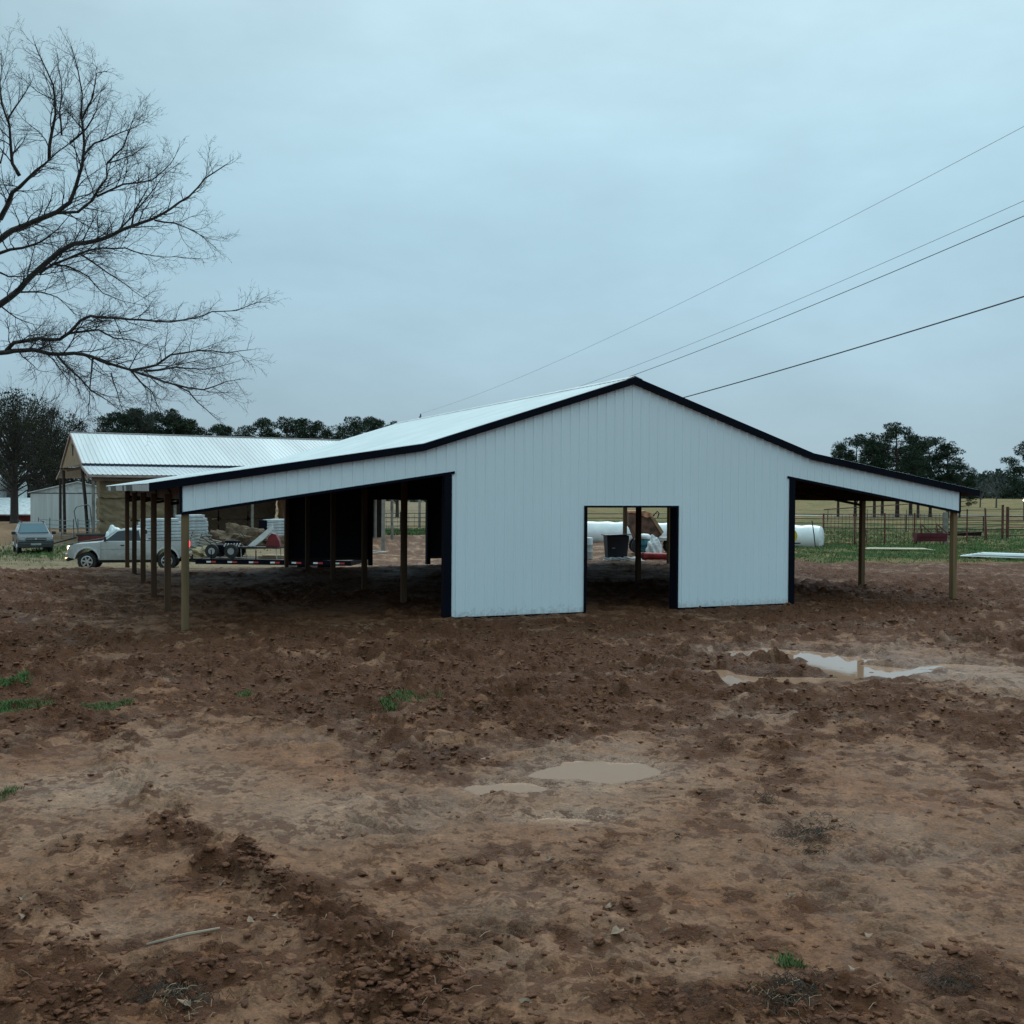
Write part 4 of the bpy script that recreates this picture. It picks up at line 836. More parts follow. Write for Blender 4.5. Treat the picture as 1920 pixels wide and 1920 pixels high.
# ------------------------------------------------------------------ things seen through the centre door and under the right lean-to
def polyobj(name,label,cat,poly,px,py,Y,th,m,rz=0,group=None):
    """an outline in metres (x,z) given thickness th, standing at a point"""
    p=at(px,py,Y); mb=MB(); mb.prism(poly,-th/2,th/2); o=mb.build(name,m,None,loc=(p.x,p.y,hz(p.x,p.y)),rot=rz,bevel=.02); return tag(o,label,cat)
def baletube():
    a=gy(1075,64.5); b_=gy(1540,58.4); d=Vector((b_[0]-a[0],b_[1]-a[1],0)); L=d.length; ang=math.atan2(d.y,d.x)
    T=thing('wrapped_bale_row','long row of round bales sealed in shiny white plastic','wrapped bales',(a[0],a[1],hz(*a)),ang)
    mb=MB(); n=72; ringn=36; vs=[];fs=[]
    for i in range(n+1):
        x=L*i/n; k=(x%1.35)/1.35; r=.70*(1-.035*abs(math.cos(PI*k))**6)
        if i==n: r*=.94
        for j in range(ringn):
            t=2*PI*j/ringn; zz=r*math.sin(t); zz=max(zz,-.62); vs.append((x,r*math.cos(t)*1.02,.64+zz*(1+.02*math.sin(i*1.3))))
    for i in range(n):
        for j in range(ringn): fs.append((i*ringn+j,i*ringn+(j+1)%ringn,(i+1)*ringn+(j+1)%ringn,(i+1)*ringn+j))
    mb.add(vs,fs); Mw=mat('silage_wrap',(.78,.80,.80),.3,0,.05,2,.25,5); mb.build('wrap',Mw,T,smooth=True)
    mb=MB(); vs=[(L+.12,0,.64)];rs=random.Random(2)
    for q,(rr,xx) in enumerate(((.22,.13),(.42,.11),(.58,.05),(.665,-.01))):
        for j in range(ringn):
            t=2*PI*j/ringn; vs.append((L+xx+rs.uniform(-.03,.03)*(1 if q<3 else 0),rr*math.cos(t),.64+max(-.62,rr*math.sin(t))))
    fs=[(0,1+j,1+(j+1)%ringn) for j in range(ringn)]
    for q in range(3): fs+=[(1+q*ringn+j,1+q*ringn+(j+1)%ringn,1+(q+1)*ringn+(j+1)%ringn,1+(q+1)*ringn+j) for j in range(ringn)]
    mb.add(vs,fs); mb.build('end_folds',Mw,T,smooth=True)
baletube()
def yellowreel():
    p=at(1483,1012,57.2); T=thing('yellow_reel','yellow round reel leaning on the white wrapped bales by the barn corner','reel',(p.x,p.y,hz(p.x,p.y)),.5)
    My=mat('yellow_paint',(.62,.42,.03),.5)
    for x in(-.10,.10):
        mb=MB(); mb.lathe([(.24,-.03),(.34,-.03),(.355,0),(.34,.03),(.24,.03)],28,(0,x,.62),'y'); mb.build('flange_ring',My,T,smooth=False)
    mb=MB(); mb.lathe([(.2,-.12),(.2,.12)],20,(0,0,.62),'y'); mb.build('hub_drum',mat('yellow_dark',(.40,.25,.02),.6),T)
    mb=MB(); mb.b2(-.3,.5,-.2,.2,.2,.27); mb.b2(-.04,.04,-.03,.03,0,.3); mb.build('base_skid',M_steel,T)
yellowreel()
def trashbin():
    p=at(1155,1043,45.5); z0=hz(p.x,p.y); T=thing('black_bin','large tapered black plastic bin with overhanging lid behind the barn door','bin',(p.x,p.y,z0-.02),.1)
    mb=MB(); vs=[(-.40,-.35,0),(.40,-.35,0),(.40,.35,0),(-.40,.35,0),(-.48,-.45,1.08),(.48,-.45,1.08),(.48,.45,1.08),(-.48,.45,1.08)]
    mb.add(vs,[(3,2,1,0),(4,5,6,7),(0,1,5,4),(1,2,6,5),(2,3,7,6),(3,0,4,7)]); mb.build('bin_body',mat('bin_plastic',(.012,.014,.022),.55),T,bevel=.03)
    mb=MB(); mb.box((.02,-.02,1.11),(1.16,1.02,.045),(0,-.04,0)); mb.build('lid',mat('lid_plastic',(.03,.05,.06),.45),T,bevel=.015)
    mb=MB(); mb.b2(-.26,-.12,-.43,-.40,.54,.57); mb.build('label_plate',mat('pale_mark',(.5,.5,.5),.6),T)
trashbin()
for i,(px,py,Y,w_,lab) in enumerate([(1150,1046,45,.55,'crumpled white plastic sheet at the foot of the black bin'),(1180,1044,44.8,.75,'longer crumpled white plastic sheet right of the black bin')]):
    heap(px,py,Y,w_/1.3,.25,.14,mat('white_sheet',(.75,.77,.77),.4),'plastic_scrap',lab,'plastic sheet',11+i)
def hopper():
    p=at(1208,1030,50); z0=hz(p.x,p.y); T=thing('feed_wagon','rusty brown hopper machine with torn orange rim and tall orange side panel','machine',(p.x,p.y,z0),0)
    s=50/F; zt=lambda y:CZ-(y-925.5)*s-z0; xx=lambda x:(x-1208)*s
    P=lambda l:[(xx(a),zt(b)) for a,b in l]
    Mb=mat('rusty_hopper',(.14,.07,.045),.8,.1,.3,3,.3,10)
    mb=MB(); mb.prism(P([(1176,962),(1192,961),(1206,966),(1222,972),(1238,1000),(1232,1006),(1189,1010),(1181,990),(1176,984)]),-.7,.7); mb.build('hopper',Mb,T,bevel=.03)
    mb=MB(); mb.prism(P([(1175,957.5),(1193,957.5),(1206,957),(1219,962),(1220,968),(1208,970),(1190,962.5),(1175,961.5)]),-.75,.72); mb.build('torn_rim',mat('orange_rim',(.50,.24,.13),.8,0,.3,5),T,bevel=.02)
    mb=MB(); mb.prism(P([(1214,966),(1223,970),(1240,996),(1236,1001)]),-.76,.3); mb.build('side_brace',mat('tan_brace',(.30,.19,.10),.8),T)
    mb=MB(); mb.prism(P([(1251,960),(1262,950),(1268,950),(1266,1008),(1251,1008)]),-.4,.1); mb.build('side_panel',mat('orange_panel',(.38,.17,.06),.7),T)
    mb=MB(); mb.tube([(xx(1222),-.5,zt(966)),(xx(1229),-.5,zt(958)),(xx(1233),-.4,zt(962)),(xx(1231),-.3,zt(970))],.03,5); mb.tube([(xx(1206),-.5,zt(958)),(xx(1213),-.5,zt(968)),(xx(1224),-.4,zt(966))],.035,5); mb.build('hose',M_pl,T)
    mb=MB(); mb.b2(xx(1190),xx(1268),-.6,.6,zt(1012),zt(1007)); mb.build('frame_beam',mat('pale_beam',(.5,.5,.48),.6),T)
    for x in(1196,1260):
        for s2 in(-.5,.5):
            mb=MB(); zc=zt(1026); mb.lathe([(.15,-.1),(.36,-.1),(.38,0),(.36,.1),(.15,.1)],20,(xx(x),s2,.38),'y'); mb.build('wheel',M_tyre,T)
    mb=MB()
    for k in range(6): mb.tube([(xx(1219),-.62,zt(1026)),(xx(1219)+.55*math.cos(.25+k*.42),-.62,zt(1026)+.55*math.sin(.25+k*.42))],.018,4)
    mb.build('tine_rake',mat('grey_tine',(.35,.34,.36),.6),T)
hopper()
def barrels():
    for i,(px,lab) in enumerate([(1207,'blue-green plastic barrel left of its twin, stuffed with white bags'),(1100,'pale barrel half hidden behind the left door jamb')]):
        p=at(px,1031,47.5); z0=hz(p.x,p.y); T=thing('barrel',lab,'barrel',(p.x,p.y,z0))
        m=mat('teal_plastic',(.03,.16,.20),.4,0,.1,3) if i==0 else mat('pale_plastic',(.62,.66,.68),.4)
        H=.82 if i==0 else 1.0
        mb=MB(); mb.lathe([(.25,0),(.27,.05),(.27,H*.33),(.285,H*.36),(.27,H*.39),(.27,H*.64),(.285,H*.67),(.27,H*.70),(.27,H-.04),(.24,H)],22); mb.build('drum',m,T,smooth=True)
        if i==0:
            mb=MB(); mb.lathe([(.30,H-.02),(.33,H+.06),(.30,H+.14),(.2,H+.2),(.001,H+.22)],16); mb.build('bag_liner',mat('white_sheet',(.75,.77,.77),.4),T,smooth=True)
    heap(1226,1031,47,.36,.3,.92,mat('white_sheet',(.75,.77,.77),.4),'white_sack','white sack standing upright beside the blue-green barrel','sack',21,24,.5)
    a=at(1192,1037,45.4); b_=at(1290,1033,44.6); mb=MB(); d=b_-a; z0=hz(a.x,a.y)+.16
    T=thing('red_pipe','thick faded red pipe lying across the ground behind the door','pipe',(a.x,a.y,z0),math.atan2(d.y,d.x)); L=d.length
    mb=MB(); n=20; mb.lathe([(.13,0),(.155,0)]+[(.155,L*k/10) for k in range(1,11)]+[(.13,L)],18,(0,0,0),'x'); mb.build('pipe_shell',mat('faded_red',(.36,.03,.035),.55,0,.2,3),T,smooth=True)
    mb=MB(); mb.lathe([(.175,.3),(.175,.38)],18,(0,0,0),'x'); mb.build('collar',M_rust,T)
barrels()
# --- right paddock: pipe fences, bunks, boards
pipefence('paddock_fence','dark pipe fence running behind the white wrapped bales',[gy(1060,86),gy(1490,84),gy(1700,82),gy(1990,82)],1.30,[.28,.62,.96,1.30],M_dkp,.05,.03,step=6.5,posth=0,cat='fence')
pipefence('corral_panel_fence','rusty brown cattle panel fence with wire mesh under the right lean-to',[gy(1545,59),gy(1660,62),gy(1770,64)],1.75,[.12,.35,.58,.82,1.08,1.38,1.72],M_rust,.05,.011,vert=.30,step=2.4,posth=.05)
pipefence('corral_panel_fence','rusty corral panels between the grey wood post and the twin gate posts',[gy(1778,64),gy(1880,71)],1.95,[.25,.55,.85,1.15,1.5,1.93],M_rust,.045,.022,step=2.9,posth=.05)
pipefence('corral_pipe_fence','dark red pipe fence leaving the frame right of the twin gate posts',[gy(1891,71.5),gy(2080,74)],1.98,[.2,.75,1.1,1.45,1.96],M_rust,.075,.03,step=6,posth=.08)
pipefence('field_fence','dark fence of thin pipe in front of the trees behind the barn',[gy(640,89),gy(860,91)],1.75,[.3,.65,1.0,1.35,1.72],mat('green_dark_pipe',(.04,.06,.05),.8),.05,.028,vert=.45,step=2.2)
pipefence('wire_fence','thin wire fence with light posts far across the field',[gy(1480,118),gy(2000,116)],1.2,[.4,.8,1.15],mat('thin_wire',(.12,.12,.11),.7),.04,.012,step=4.5)
def sp(name,lab,px,Y,h,r,m,lean=0,cat='post',group=None,sides=7):
    x,y=gy(px,Y); mb=MB(); mb.tube([(0,0,-.15),(lean*.5,0,h*.5),(lean,0,h)],[r,r*.96,r*.92],sides); o=mb.build(name,m,None,loc=(x,y,hz(x,y))); return tag(o,lab,cat,group)
sp('wooden_post','weathered grey round wood post at the corner of the corral',1774,63.5,1.85,.15,mat('weathered_post',(.20,.19,.16),.9,0,.2,3))
sp('gate_post','thick rust red steel gate post at the right edge fence, right one of the pair',1890,70.5,2.12,.10,M_rust)
sp('gate_post','thinner rust red steel gate post left of its pair near the right edge',1881,70,2.25,.085,M_rust)
sp('steel_rod','thin dark rod leaning in front of the white bale end',1531,57.5,1.45,.03,M_dkp,-.22)
sp('steel_rod','rusty red pipe leaning by the corral panels beside the lean-to corner',1852,68,2.05,.05,M_rust,-.15)
sp('steel_rod','dark pipe brace leaning right of the inner lean-to post',1628,60,2.0,.03,M_rust,-.30)
p1,p2=at(1545,955.5,59),at(1775,940.5,66); mb=MB(); mb.tube([p1,p2],.028,5); tag(mb.build('top_pipe',M_rust),'long sloping rusty pipe laid above the cattle panels','pipe')
def bunk(px,py,Y,L,hh,m,rz,label,legs=True):
    p=at(px,py,Y); z0=hz(p.x,p.y); T=thing('feed_bunk',label,'feed bunk',(p.x,p.y,z0+.18),rz)
    mb=MB(); mb.prism([(-.22,0),(.22,0),(.36,hh),(.32,hh),(.19,.03),(-.19,.03),(-.32,hh),(-.36,hh)],-L/2,L/2,'x'); mb.prism([(-.25,hh*.48),(-.30,hh*.60),(-.34,hh*.60),(-.31,hh*.48)],-L/2,L/2,'x'); mb.build('trough',m,T)
    for s in(-1,1):
        mb=MB(); mb.prism([(-.2,.0),(.2,.0),(.33,hh),(-.33,hh)],s*L/2-.02,s*L/2+.02,'x'); mb.build('end_plate',m,T)
        for q in (-.2,.2):
            mb=MB(); mb.tube([(s*L*.4,q,.02),(s*L*.4,q*1.3,-.2)],.025,4); mb.build('leg',M_steel,T)
        if legs:
            mb=MB(); x=s*L*.27; mb.tube([(x-.22,-.3,hh),(x-.12,0,hh+.55),(x+.10,.25,hh)],.032,4); mb.tube([(x-.12,0,hh+.55),(x+.55,-.1,hh-.05)],.035,4); mb.build('hay_frame',M_rust,T)
M_mar=mat('maroon_steel',(.13,.022,.035),.6,0,.15,2)
bunk(1744,1004,62,1.75,.48,M_mar,.05,'maroon steel feed bunk with bent hay frames beside the grey wood post')
bunk(1800,991,71,2.6,.28,mat('black_steel',(.03,.015,.02),.7),.03,'long low blackish feed bunk farther back behind the corner post',False)
def sheets():
    p=gp(1683,1031,-.1); rs=random.Random(6)
    for k in range(3):
        mb=MB(); mb.box((0,0,0),(3.5-.3*k,.9,.018)); o=mb.build('plywood_sheet',mat('pale_plywood',(.52,.45,.31),.8,0,.12,2,stretch=(.3,4,1)),None,loc=(p.x+rs.uniform(-.15,.15),p.y+rs.uniform(-.1,.1),hz(p.x,p.y)+.05+k*.02+(.02 if k else 0)),rot=-.05+rs.uniform(-.03,.03))
        tag(o,['bottom pale plywood sheet of the pile lying on the grass','middle pale plywood sheet of the pile lying on the grass','top pale plywood sheet of the pile lying on the grass'][k],'plywood sheet','plywood sheets on the grass')
    a=gp(1812,1047,-.1); b_=gp(1990,1053,-.1)
    ang=math.atan2(b_.y-a.y,b_.x-a.x); L=5.5
    for k in range(6):
        pr=ribline(-.46,.46); mb=MB(); x0=.16*k-.02*(k==4); 
        for (q0,o0),(q1,o1) in zip(pr[:-1],pr[1:]): mb.add([(x0,q0,o0),(L,q0,o0),(L,q1,o1),(x0,q1,o1),(x0,q0,o0-.004),(L,q0,o0-.004),(L,q1,o1-.004),(x0,q1,o1-.004)],[(0,1,2,3),(7,6,5,4),(0,4,5,1),(3,2,6,7),(0,3,7,4)])
        o=mb.build('roofing_sheet',M_roof,None,loc=(a.x,a.y+.5,hz(a.x,a.y)+.13+k*.028),rot=ang+.015*(k%3-1)); 
        tag(o,f"white ribbed metal sheet piled at the right edge, {['bottom layer','second layer up','third layer up','fourth layer up','second layer from the top','top layer'][k]}",'metal sheet','white metal sheets piled on the ground')
    for k,x in enumerate((.5,2.6,4.8)):
        mb=MB(); mb.box((x,.3,.05),(.12,1.5,.1)); o=mb.build('timber_bearer',M_steel,None,loc=(a.x,a.y+.2,hz(a.x,a.y)+.02),rot=ang); tag(o,f"dark timber bearer under the white metal sheets, {['left end','middle','right end'][k]}",'timber','bearers under the metal sheets')
    for k,(px,py,dx) in enumerate([(690,1011,0),(702,1014,1),(706,1010,2)]):
        q=at(px,py,60.5); mb=MB(); mb.box((0,0,.06+.05*k),(1.3,.18,.04),(0,.08*(k-1),0)); o=mb.build('scrap_board',mat('white_board',(.55,.52,.47),.8),None,loc=(q.x,q.y,hz(q.x,q.y)),rot=.5*(k-1)); tag(o,['pale scrap board behind the barn, lowest of three','pale scrap board behind the barn, lying across the middle','pale scrap board behind the barn, topmost of three'][k],'board','scrap boards behind the barn')
sheets()
# ------------------------------------------------------------------ poles and wires
def pole(px,Y,zt,label,r=.14,ins=True,x=None):
    if x is None: x,y=gy(px,Y)
    else: y=Y
    z0=hz(x,y); T=thing('utility_pole',label,'utility pole',(x,y,z0))
    mb=MB(); mb.tube([(0,0,-.3),(0,0,(zt-z0)*.5),(.0,0,zt-z0-.25)],[r,r*.88,r*.75],9); mb.build('pole',mat('grey_pole',(.24,.22,.19),.9,0,.15,2),T)
    if ins:
        mb=MB(); mb.lathe([(.05,zt-z0-.3),(.09,zt-z0-.25),(.05,zt-z0-.18),(.09,zt-z0-.12),(.04,zt-z0-.05),(.02,zt-z0+.0)],10,(.06,0,0)); mb.build('insulator',M_steel,T)
        mb=MB(); mb.lathe([(.2,0),(.2,.75)],12,(-.1,-.32,zt-z0-1.5)); mb.build('transformer',mat('grey_can',(.25,.27,.28),.5),T)
    return T
ZP=CZ+(923-776)*105/F
pole(787,105,ZP,'tall grey utility pole whose insulator tops the barn ridge')
pole(719,62,4.6,'short weathered pole standing behind the rear door opening',.12,False)
pole(704,80,4.6,'slimmer pale pole left of the short weathered pole',.11,False)
NP=Vector((17.5,20,0)); pole(0,20,9.9,'near utility pole right of the frame carrying four lines',.15,True,x=NP.x)
def fitwire(name,label,z0,m1,m2,r,m,off=0):
    """catenary from the far pole to the near pole, solved so it passes its two sighted heights"""
    A=Vector((gy(787,105)[0]+off,105,z0))
    def pt(t,z1,sag): 
        p=A.lerp(Vector((NP.x+off,NP.y,z1)),t); p.z-=4*sag*t*(1-t); return p
    def py_at(px,z1,sag):
        lo,hi=0,1
        for _ in range(40):
            md=(lo+hi)/2; p=pt(md,z1,sag); d=p-Vector((0,0,CZ)); X=960+F*(d.dot(R))/d.dot(fw)
            if X<px: lo=md
            else: hi=md
        return 960-F*(d.dot(U))/d.dot(fw)
    z1,sag=8.0,1.0
    for _ in range(25):
        e1=py_at(m1[0],z1,sag)-m1[1]; e2=py_at(m2[0],z1,sag)-m2[1]
        h=.01; a=(py_at(m1[0],z1+h,sag)-m1[1]-e1)/h; b_=(py_at(m1[0],z1,sag+h)-m1[1]-e1)/h; c=(py_at(m2[0],z1+h,sag)-m2[1]-e2)/h; d_=(py_at(m2[0],z1,sag+h)-m2[1]-e2)/h
        det=a*d_-b_*c; 
        if abs(det)<1e-9: break
        z1-=(d_*e1-b_*e2)/det; sag-=(a*e2-c*e1)/det
    mb=MB(); mb.tube([pt(t/60,z1,sag) for t in range(61)],r,5); o=mb.build(name,m); tag(o,label,'power line','overhead lines')
    print('wire',name,round(z1,2),round(sag,2))
M_wire=mat('wire_grey',(.10,.11,.12),.6); M_wb=mat('wire_black',(.01,.012,.02),.6)
fitwire('overhead_wire','uppermost and faintest overhead wire crossing the right sky',ZP,(1200,605.5),(1920,237),.007,M_wire)
fitwire('overhead_wire','thin overhead wire just above the third line down',ZP-1.6,(1200,682.5),(1920,376.5),.008,M_wire,.1)
fitwire('overhead_wire','thin dark overhead wire meeting the barn ridge, third from the top',ZP-2.0,(1200,699),(1920,405),.013,M_wb,-.1)
fitwire('overhead_cable','thick black overhead cable, the lowest of the four lines',ZP-3.6,(1374,720),(1920,556),.024,M_wb)
# ------------------------------------------------------------------ trees
def rot_about(v,ax,a): return Matrix.Rotation(a,3,ax)@v
class Twigs:
    """tapered branching grown from polylines"""
    def __init__(s,seed,sp1=.26,sp2=.34): s.sp1=sp1; s.rmin=.0030; s.sp2=sp2; s.r=random.Random(seed); s.limb=MB(); s.tw=MB()
    def grow(s,p,d,L,r,lev,up=.12):
        n=5 if lev>0 else 3; pts=[p];dd=d.normalized(); rr=[r]
        for i in range(n):
            dd=(dd+Vector((s.r.uniform(-1,1),s.r.uniform(-1,1),s.r.uniform(-1,1)+up))*.22).normalized(); p=p+dd*L/n; pts.append(p); rr.append(r*(1-.72*(i+1)/n))
        (s.limb if r>.02 else s.tw).tube(pts,rr,5 if r>.02 else 3,cap=False)
        if lev<=0: return
        m=max(3,int(L/(s.sp1 if lev==1 else s.sp2)))
        for k in range(m):
            t=(.15+.85*(k+s.r.random())/m)*n; i=min(int(t),n-1); q=pts[i].lerp(pts[i+1],t-i); td=(pts[i+1]-pts[i]).normalized()
            ax=td.cross(Vector((s.r.uniform(-1,1),s.r.uniform(-1,1),s.r.uniform(-1,1)))).normalized()
            nd=rot_about(td,ax,math.radians(s.r.uniform(28,58))); s.grow(q,nd,L*s.r.uniform(.34,.56)*(1.12-.45*t/n),max(s.rmin,rr[i]*.55),lev-1,up)
def neartree():
    LIMBS={
    'A':(12,4.0,[(0,1560),(70,1550),(160,1545),(240,1565),(360,1562),(450,1580),(540,1615),(640,1645),(740,1680),(850,1715),(920,1750),(960,1800),(1040,1870)]),
    'B':(10,4.0,[(30,1552),(70,1510),(190,1490),(290,1495),(340,1460),(390,1405),(440,1380),(560,1390),(700,1400),(830,1410),(950,1390),(1030,1360),(1150,1355),(1270,1310)]),
    'C':(16,4.0,[(0,1325),(50,1290),(130,1210),(240,1110),(360,1030),(470,1015),(560,980),(640,945),(740,910),(830,860),(920,800),(1000,710),(1100,645)]),
    'C2':(7,3,[(190,1175),(260,1130),(380,1080),(500,1050),(610,1050),(700,1080),(800,1095),(920,1100)]),
    'C3':(5,3,[(390,1080),(480,1140),(570,1200),(650,1260),(710,1300)]),
    'C4':(5,3,[(750,915),(850,930),(950,970),(1050,1050)]),
    'C5':(5,3,[(560,985),(640,900),(720,800),(790,700),(870,640)]),
    'D':(16,4,[(0,1010),(60,965),(180,915),(280,875),(340,830),(370,750),(400,650),(410,540),(395,400),(400,300),(350,80)]),
    'D2':(8,3,[(280,880),(380,875),(450,820),(520,710),(520,640),(640,600),(700,560)]),
    'D3':(6,3,[(470,800),(600,740),(740,720),(830,640),(870,560)]),
    'D4':(6,3,[(405,600),(460,540),(560,500),(640,470),(700,440)]),
    'D5':(5,3,[(400,420),(450,320),(470,200),(520,190)]),
    'E':(8,3,[(0,1075),(110,1050),(200,1020),(280,960),(340,890)]),
    'F':(14,3.5,[(0,910),(60,780),(130,720),(220,640),(340,540)]),
    'F2':(6,3,[(340,540),(420,470),(470,380),(490,300)]),
    'G':(10,3,[(95,700),(60,640),(50,520),(40,420),(100,330),(150,250)]),
    'G2':(6,3,[(45,450),(10,350),(0,250),(10,120)]),
    'H':(9,3,[(240,620),(250,500),(270,400),(260,260),(200,130),(170,60)]),
    'I':(5,3,[(100,1265),(200,1265),(280,1290),(360,1370)]),
    'J':(5,3,[(240,1130),(330,1140),(430,1190),(500,1270),(600,1310),(700,1330)]),
    'K':(6,3,[(340,1465),(480,1448),(560,1490),(650,1500),(760,1540)]),
    'L':(7,3,[(640,1645),(760,1620),(830,1570),(960,1550),(1100,1560),(1220,1545)]),
    'M':(6,3,[(700,1650),(850,1630),(1000,1640),(1130,1610)]),
    'N':(6,3,[(280,1575),(340,1640),(440,1740),(520,1790),(600,1850)]),
    'O':(5,2.5,[(450,1590),(440,1700),(430,1850)]),'P':(4,2.5,[(540,1660),(570,1750),(600,1850)]),'Q':(5,2.5,[(640,1650),(740,1750),(790,1870)]),
    'R':(5,2.5,[(850,1715),(990,1740),(1100,1700),(1170,1690)]),
    'S':(5,2.5,[(0,1170),(40,1190),(120,1190),(200,1150)]),'T':(4,2.5,[(0,1330),(80,1390),(160,1420),(200,1480)]),
    'U':(5,2.5,[(520,640),(600,560),(650,420),(700,430)]),'V':(5,2.5,[(640,945),(660,860),(720,760),(730,650)]),
    'W':(5,2.5,[(300,500),(290,380),(300,250),(280,110)]),'X':(4,2.5,[(0,640),(20,560),(10,470)])}
    tw=Twigs(4,.085,.10); rs=random.Random(12); D0=24.5; starts=[]
    ref={}
    for key,(wpx,lv,pl) in LIMBS.items():
        base=D0+ {'A':-.6,'B':-.4,'C':.4,'D':1.2,'F':2.0,'G':2.3,'H':2.2,'E':.5}.get(key[0],0); drift=rs.uniform(-1.8,1.8); n=len(pl)
        if len(key)>1 or key>'H': drift*=.8
        q=pl[0]; best=None   # start at the parent's depth
        for (a,Y) in list(ref.items()):
            d=math.hypot(a[0]-q[0],a[1]-q[1])
            if d<45 and (best is None or d<best[0]): best=(d,Y)
        y0=best[1] if best else base
        P=[]
        for i,(a,b_) in enumerate(pl):
            Y=y0+drift*i/n; ref[(a,b_)]=Y; P.append(at(a/2.594,60+b_/2.594,Y))
        # intermediate wiggle
        Q=[P[0]]
        for a,b_ in zip(P[:-1],P[1:]):
            m=a.lerp(b_,.5)+Vector((rs.uniform(-1,1),rs.uniform(-1,1),rs.uniform(-1,1)))*.035*(b_-a).length; Q+=[m,b_]
        r0_=wpx/1.6*24.5/F*.5*1.25; N=len(Q); rr=[max(.007,r0_*(1-.86*(i/(N-1))**1.0)) for i in range(N)]
        tw.limb.tube(Q,rr,7,cap=True)
        if q[0]<=5 and wpx>=7: starts.append((Q[0],rr[0],(Q[0]-Q[1]).normalized()))
        L=sum((b_-a).length for a,b_ in zip(Q[:-1],Q[1:])); acc=0; nxt=.25
        for i,(a,b_) in enumerate(zip(Q[:-1],Q[1:])):
            l=(b_-a).length; td=(b_-a).normalized()
            while nxt<acc+l:
                t=(nxt-acc)/l; f=nxt/L; ax=td.cross(Vector((rs.uniform(-.4,.4),rs.uniform(-1,1),rs.uniform(-.4,.4)))).normalized()
                nd=rot_about(td,ax,math.radians(rs.choice([-1,1])*rs.uniform(30,62))); r_=rr[i]*.5
                tw.grow(a.lerp(b_,t),nd,rs.uniform(.55,1.45)*(1.15-.60*f),min(.018,max(.006,r_)),2,.14)
                nxt+=rs.uniform(.10,.24)
            acc+=l
        tw.grow(Q[-1],(Q[-1]-Q[-2]),.3,.005,1,.05)
    base=Vector((-18.6,25.5,hz(-18.6,25.5)-.1)); T=thing('bare_tree','large leafless tree spreading its limbs in from the upper left','tree',base)
    for mb in(tw.limb,tw.tw): mb.v=[(v[0]-base.x,v[1]-base.y,v[2]-base.z) for v in mb.v]
    # trunk and the off-frame parts of the limbs
    tk=MB(); top=Vector((.2,.1,4.2)); tk.tube([(0,0,0),(.03,0,.5),(.1,.05,2.2),top,Vector((.1,0,6.2)),Vector((-.4,.2,9)),Vector((-.6,.3,12.5))],[.52,.42,.37,.36,.27,.18,.06],12)
    for p,r_,d in starts:
        p=p-base; z=min(max(p.z-2.6,2.6),9.0); a=Vector((.1-.05*max(0,z-4),.05,z)); m=a.lerp(p,.55)+Vector((0,0,-.15)); tk.tube([a,m,p+d*.02],[r_*1.9,r_*1.35,r_*1.02],8)
    tk.build('trunk',M_bark,T,smooth=True); tw.limb.build('limbs',M_bark,T,smooth=True); tw.tw.build('twigs',M_twig,T)
    # outward half of the crown (off to the left), coarser
    t2=Twigs(9)
    for k in range(7):
        a=PI*.6+k*PI*.8/7; t2.grow(Vector((0,0,4+k*.9)),Vector((math.cos(a),math.sin(a)*.8,.55)),6.5,.13,3,.1)
    t2.limb.v+=[]; mb=MB(); mb.add(t2.limb.v,t2.limb.f); mb.add(t2.tw.v,t2.tw.f); mb.build('far_side_branches',M_bark,T)
neartree()
def baretree(name,label,px,py,Y,H,spread,seed,m,group=None,levels=4,scale_r=1.0):
    p=at(px,py,Y); z0=hz(p.x,p.y); T=thing(name,label,'tree',(p.x,p.y,z0-.1),0,group); r=random.Random(seed); t=Twigs(seed,.5,.6); t.rmin=.016
    tr=MB(); h0=H*.30; tr.tube([(0,0,0),(0,0,.3),(.05*H*.1,0,h0)],[.034*H*scale_r,.026*H*scale_r,.02*H*scale_r],8)
    for k in range(7):
        a=k*2.4+r.random(); el=r.uniform(.9,2.2) if k else 4
        t.grow(Vector((0,0,h0*(.75+.25*r.random()))),Vector((math.cos(a)*spread,math.sin(a)*spread,el)),H*r.uniform(.5,.68),.012*H*scale_r,3,.2)
    tr.build('trunk',m,T); mb=MB(); mb.add(t.limb.v,t.limb.f); mb.add(t.tw.v,t.tw.f)
    mb.build('branches',m,T); return T
M_gt=mat('grey_twig',(.085,.08,.075),.9,0,.15,1)
# foliage: clumps of small leaf faces
def clump(V,Fs,c,rx,rz_,n,lw,ll,rs):
    d=rs.normal(size=(n,3)); d/=np.linalg.norm(d,axis=1)[:,None]; rad=rs.uniform(.25,1.0,n)**.55; P=c+d*rad[:,None]*np.array([rx,rx,rz_])
    ax=d+rs.normal(0,.5,(n,3))+np.array([0,0,.25]); ax/=np.linalg.norm(ax,axis=1)[:,None]; sd_=np.cross(ax,rs.normal(size=(n,3))); sd_/=np.linalg.norm(sd_,axis=1)[:,None]+1e-9
    k=rs.uniform(.7,1.3,n)[:,None]; o=(0 if not V else Fs[-1][-1,-1]+1)
    q=np.stack([P-sd_*lw*k,P+sd_*lw*k,P+ax*ll*k+sd_*lw*.35*k,P+ax*ll*k-sd_*lw*.35*k],1).reshape(-1,3); V.append(q)
    Fs.append((np.arange(n)*4)[:,None]+np.arange(4)[None]+o)
